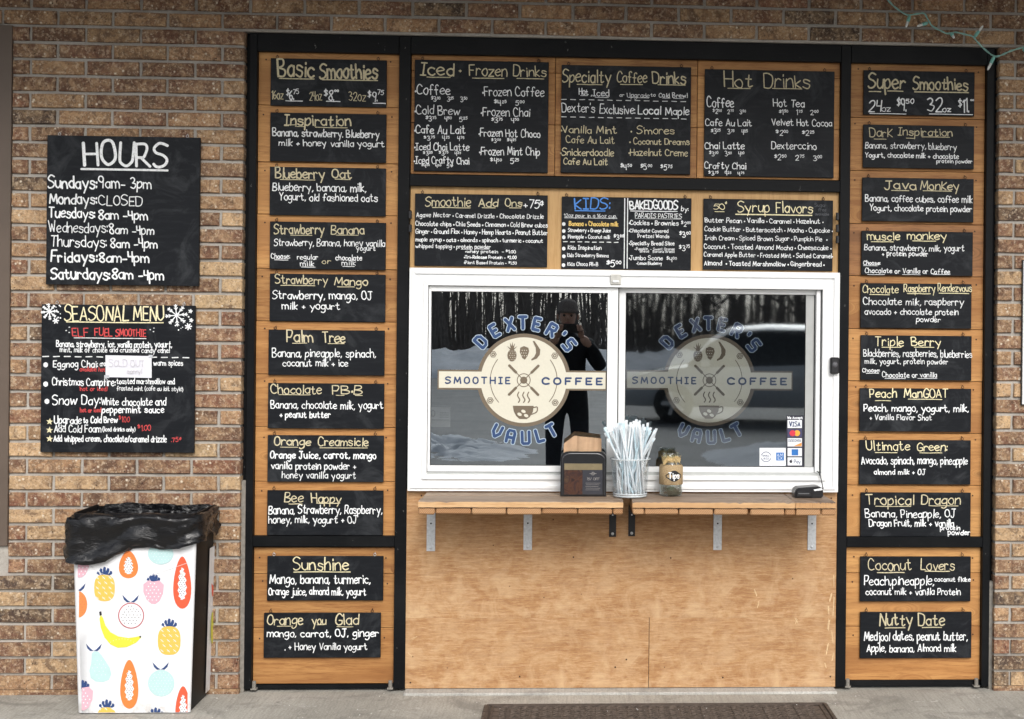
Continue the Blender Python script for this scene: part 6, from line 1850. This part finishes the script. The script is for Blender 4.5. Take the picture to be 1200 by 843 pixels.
def car(x, y, rz, col, label, suv=True, group=None):
    root = thing('parked_car', label, 'car', (0, 0, -.13), 0, group)
    pm = NT('car_paint', .22, .5, col); pm.b.inputs['Coat Weight'].default_value = .6
    H_ = 1.72 if suv else 1.46
    # stations: x, belt z, roof z, half width at the belt, half width at the roof
    S = [(-2.30, .80, .82, .74, .70), (-2.22, .98, 1.00, .84, .72), (-1.95, 1.04, 1.45 if suv else 1.06, .90, .64), (-1.70, 1.05, H_-.10 if suv else 1.20, .91, .64), (-1.0, 1.03, H_-.01, .92, .65),
         (-.2, 1.00, H_, .92, .66), (.45, .98, H_-.06, .92, .64), (.80, .97, H_-.26, .91, .64), (1.18, .97, 1.02, .90, .70), (1.60, .92, .94, .88, .68), (2.05, .82, .84, .82, .62), (2.28, .62, .64, .72, .55)]
    mb = MB(); rows = []
    for (sx, zbelt, zr, wb, wr) in S:
        half = [(wb*.90, .28), (wb*.985, .42), (wb, .68), (wb*.975, zbelt), (lerp(wb*.975, wr, .86), lerp(zbelt, zr, .86)), (wr*.80, zr), (0, zr + .012)]
        rows.append([(sx, -a_, z_) for a_, z_ in half] + [(sx, a_, z_) for a_, z_ in half[-2::-1]])
    n = len(rows[0])
    for rw in rows: mb.v += rw
    for i in range(len(rows)-1):
        for k in range(n-1):
            mb.f.append((i*n+k, i*n+k+1, (i+1)*n+k+1, (i+1)*n+k)); glassy = (k in (3, n-5)) and 3 <= i <= 6 or (k in (3, 4, 5, 6, 7, 8)) and i == 7 or (k in (4, 5, 6, 7)) and i == 1 and suv
            mb.m.append(1 if glassy else 0)
    mb.f.append(tuple(range(n))); mb.m.append(0); mb.f.append(tuple((len(rows)-1)*n + k for k in range(n-1, -1, -1))); mb.m.append(0)
    mb.v = [(a_, b_, c_ - .13) for a_, b_, c_ in mb.v]
    body = mb.build('body', [pm.mat, simple('car_glass', (.015, .018, .02), .06)], root, auto=35)
    bm = bmesh.new(); bm.from_mesh(body.data); bmesh.ops.recalc_face_normals(bm, faces=list(bm.faces)); bm.to_mesh(body.data); bm.free()
    blk_ = simple('tyre_rubber', (.02, .02, .02), .8)
    for wx in (-1.42, 1.42):
        for s_ in (-1, 1):
            w1 = MB(); w1.lathe([(.20, -.11), (.33, -.11), (.345, -.08), (.345, .08), (.33, .11), (.20, .11)], n=28); w1.v = [(wx + a_, s_*.86 + c_, .345 - .13 + b_) for a_, b_, c_ in w1.v]
            wh_ = w1.build('wheel', blk_, root, smooth=True)
            w2 = MB()
            for q in range(5):
                th = q*2*math.pi/5; dx, dz = math.cos(th), math.sin(th); w2.add([(wx - dz*.03, s_*.975, .215 + dx*.03), (wx + dz*.03, s_*.975, .215 - dx*.03), (wx + dz*.03 + dx*.21, s_*.97, .215 - dx*.03 + dz*.21), (wx - dz*.03 + dx*.21, s_*.97, .215 + dx*.03 + dz*.21)], [(0, 1, 2, 3)])
            w2.lathe([(.0, 0), (.05, 0)], (0, 0, 0), 8); w2.v = w2.v[:20]; w2.f = w2.f[:5]; w2.m = w2.m[:5]
            w2.build('rim', M['galv'], wh_)
    for s_ in (-1, 1):
        h = MB(); h.box(2.10, s_*.56 - .14, .66 - .13, 2.24, s_*.56 + .14, .78 - .13, bev=.02); h.build('headlight', simple('lamp_glass', (.6, .62, .65), .1), root)
        h = MB(); h.box(-2.27, s_*.68 - .10, .86 - .13, -2.17, s_*.68 + .10, 1.02 - .13, bev=.02); h.build('tail_light', simple('tail_red', (.4, .02, .02), .2), root)
        h = MB(); h.box(.80, s_*.99 - .10, .98 - .13, .95, s_*.99 + .10, 1.10 - .13, bev=.02); h.build('mirror', pm.mat, root)
    root.location = (x, y, -.13); root.rotation_euler = (0, 0, rz); return root
car(3.2, -18.6, R(186), (.42, .44, .46), 'pale grey estate car parked across the lot, reflected in the window', True)
car(5.9, -19.5, R(80), (.30, .32, .35), 'silver car parked further back in the lot', False)
car(-6.5, -24.0, R(95), (.06, .07, .09), 'dark car parked by the snow bank on the left', True)

# ---- the person taking the photograph
def skin(name, V_, E_, Rr, mats, root, sub=2, loc=(0, 0, 0), pick=None):
    me = bpy.data.meshes.new(name); me.from_pydata(V_, E_, []); o = bpy.data.objects.new(name, me); COL.objects.link(o); o.parent = root; o.location = loc
    m = o.modifiers.new('skin', 'SKIN'); m.use_smooth_shade = True
    for i, q in enumerate(Rr): me.skin_vertices[0].data[i].radius = q if isinstance(q, tuple) else (q, q)
    me.skin_vertices[0].data[0].use_root = True
    s_ = o.modifiers.new('sub', 'SUBSURF'); s_.levels = sub; s_.render_levels = sub
    for m_ in mats: me.materials.append(m_)
    bpy.context.view_layer.update(); dg = bpy.context.evaluated_depsgraph_get(); nm = bpy.data.meshes.new_from_object(o.evaluated_get(dg)); o.modifiers.clear(); o.data = nm
    nm.polygons.foreach_set('use_smooth', [True]*len(nm.polygons))
    if pick:
        for p in nm.polygons: p.material_index = pick(p.center)
    return o
coat = simple('dark_coat', (.012, .013, .016), .85, .2); skinm = simple('skin_tone', (.50, .30, .22), .55, .4, var=.05); jean = simple('dark_trousers', (.018, .02, .028), .85, .2); boot = simple('black_boot', (.012, .011, .010), .6)
pr = thing('person', 'person in dark coat and grey knit cap holding up a phone, reflected in the window', 'person', (-.07, -6.0, 0))
Vb = [(0, 0, .90), (0, 0, 1.06), (0, .01, 1.22), (0, .01, 1.34), (0, .02, 1.43),                                   # pelvis .. neck base
      (.10, 0, .84), (.115, .01, .48), (.125, -.02, .10), (.13, .10, .035), (-.10, 0, .84), (-.11, .01, .48), (-.12, -.02, .10), (-.13, .10, .035),
      (.17, .01, 1.34), (.29, .06, 1.15), (.22, .20, 1.30), (.12, .31, 1.42), (-.17, .01, 1.34), (-.27, .06, 1.15), (-.19, .20, 1.30), (-.08, .31, 1.42), (0, .03, 1.50)]
Eb = [(0, 1), (1, 2), (2, 3), (3, 4), (0, 5), (5, 6), (6, 7), (7, 8), (0, 9), (9, 10), (10, 11), (11, 12), (3, 13), (13, 14), (14, 15), (15, 16), (3, 17), (17, 18), (18, 19), (19, 20), (4, 21)]
Rb = [(.17, .13), (.165, .13), (.18, .14), (.16, .12), (.075, .07), .10, .075, .055, (.05, .04), .10, .075, .055, (.05, .04), .085, .062, .052, .034, .085, .062, .052, .034, .05]
skin('body', Vb, Eb, Rb, [coat, jean, boot, skinm], pr, 2, pick=lambda c_: 2 if c_.z < .13 else 1 if c_.z < .72 else 3 if (c_.y > .285 or c_.z > 1.465) else 0)
Vh = [(0, .04, 1.50), (0, .045, 1.555), (0, .045, 1.61), (0, .04, 1.665)]
skin('head', Vh, [(0, 1), (1, 2), (2, 3)], [(.05, .055), (.070, .085), (.078, .095), (.055, .07)], [skinm], pr, 3)
fm_ = MB()
for s_ in (-1, 1):
    fm_.lathe([(0, .004), (.008, .003), (.011, 0)], n=8)
fm_.v = [((-.031 if i < 24 else .031) + a, .128 + c_, 1.595 + b) for i, (a, b, c_) in enumerate(fm_.v)]
fm_.build('eyes', simple('eye_dark', (.05, .04, .035), .2), pr); 
for o in pr.children:
    if o.name.startswith('eyes'): o.location = (o.location.x + 0, o.location.y + 0, o.location.z)
nm_ = MB(); nm_.tube([(0, .125, 1.60), (0, .145, 1.575), (0, .130, 1.562)], [.007, .012, .009], 8)
def rel(mb): mb.v = [(x - .07, y - 6.0, z) for x, y, z in mb.v]; return mb
rel(nm_).build('nose', skinm, pr, smooth=True)
mo = MB(); mo.tube([(-.022, .118, 1.538), (0, .126, 1.537), (.022, .118, 1.538)], [.003, .006, .003], 6); rel(mo).build('mouth', simple('lips', (.40, .16, .14), .5), pr, smooth=True)
for s_ in (-1, 1):
    e = MB(); e.tube([(s_*.083, .035, 1.565), (s_*.090, .03, 1.585), (s_*.086, .025, 1.610)], [.006, .012, .007], 6); rel(e).build('ear', skinm, pr, smooth=True)
cp_ = MB(); cp_.lathe([(.088, -.005), (.096, .0), (.097, .028), (.092, .03), (.094, .05), (.082, .085), (.055, .108), (.02, .118), (0, .12)], (0, .04, 1.622), 26); cp_.v = [(x*.93, .04 + (y-.04)*1.12, z) for x, y, z in cp_.v]; rel(cp_).build('knit_cap', simple('grey_knit', (.17, .15, .14), .95, .1, var=.4, scale=120, bump=.6), pr, smooth=True)
eyes = [o for o in pr.children if o.name.startswith('eyes')][0]; eyes.location = (0, .128, 1.587)
for s_ in (-1, 1):                                              # two hands, five fingers each, closed round the phone's ends
    hx = s_*.085 + .02; V_ = [(hx + s_*.012, .30, 1.415), (hx + s_*.006, .335, 1.445), (hx, .355, 1.475)]; E_ = [(0, 1), (1, 2)]; R_ = [(.024, .020), (.030, .015), (.030, .012)]
    for k in range(4):
        b = len(V_); zf = 1.468 + k*.013; V_ += [(hx + s_*(.014 - .002*k), .362, zf), (hx - s_*.004, .386, zf + .006), (hx - s_*(.026 + .003*k), .384, zf + .008)]; E_ += [(2, b), (b, b+1), (b+1, b+2)]; R_ += [.0095, .0085, .0072]
    b = len(V_); V_ += [(hx - s_*.012, .335, 1.462), (hx - s_*.034, .350, 1.478)]; E_ += [(1, b), (b, b+1)]; R_ += [.011, .0088]
    skin('hand', V_, E_, R_, [skinm], pr, 2)
ph_ = thing('mobile_phone', 'black phone held sideways in both hands of the photographer', 'phone', (-.05, -5.625, 1.455))
mb = MB(); mb.box(-.125, -5.629, 1.452, .025, -5.620, 1.528, bev=.003); mb.build('case', gloss, ph_)
mb = MB(); mb.box(-.118, -5.6295, 1.458, .018, -5.6291, 1.522); mb.build('screen', simple('phone_screen', (.01, .01, .012), .1), ph_)
mb = MB(); mb.box(-.003, -5.6198, 1.492, .022, -5.6175, 1.524, bev=.001); mb.build('lens_cluster', simple('lens_dark', (.02, .02, .025), .1), ph_)
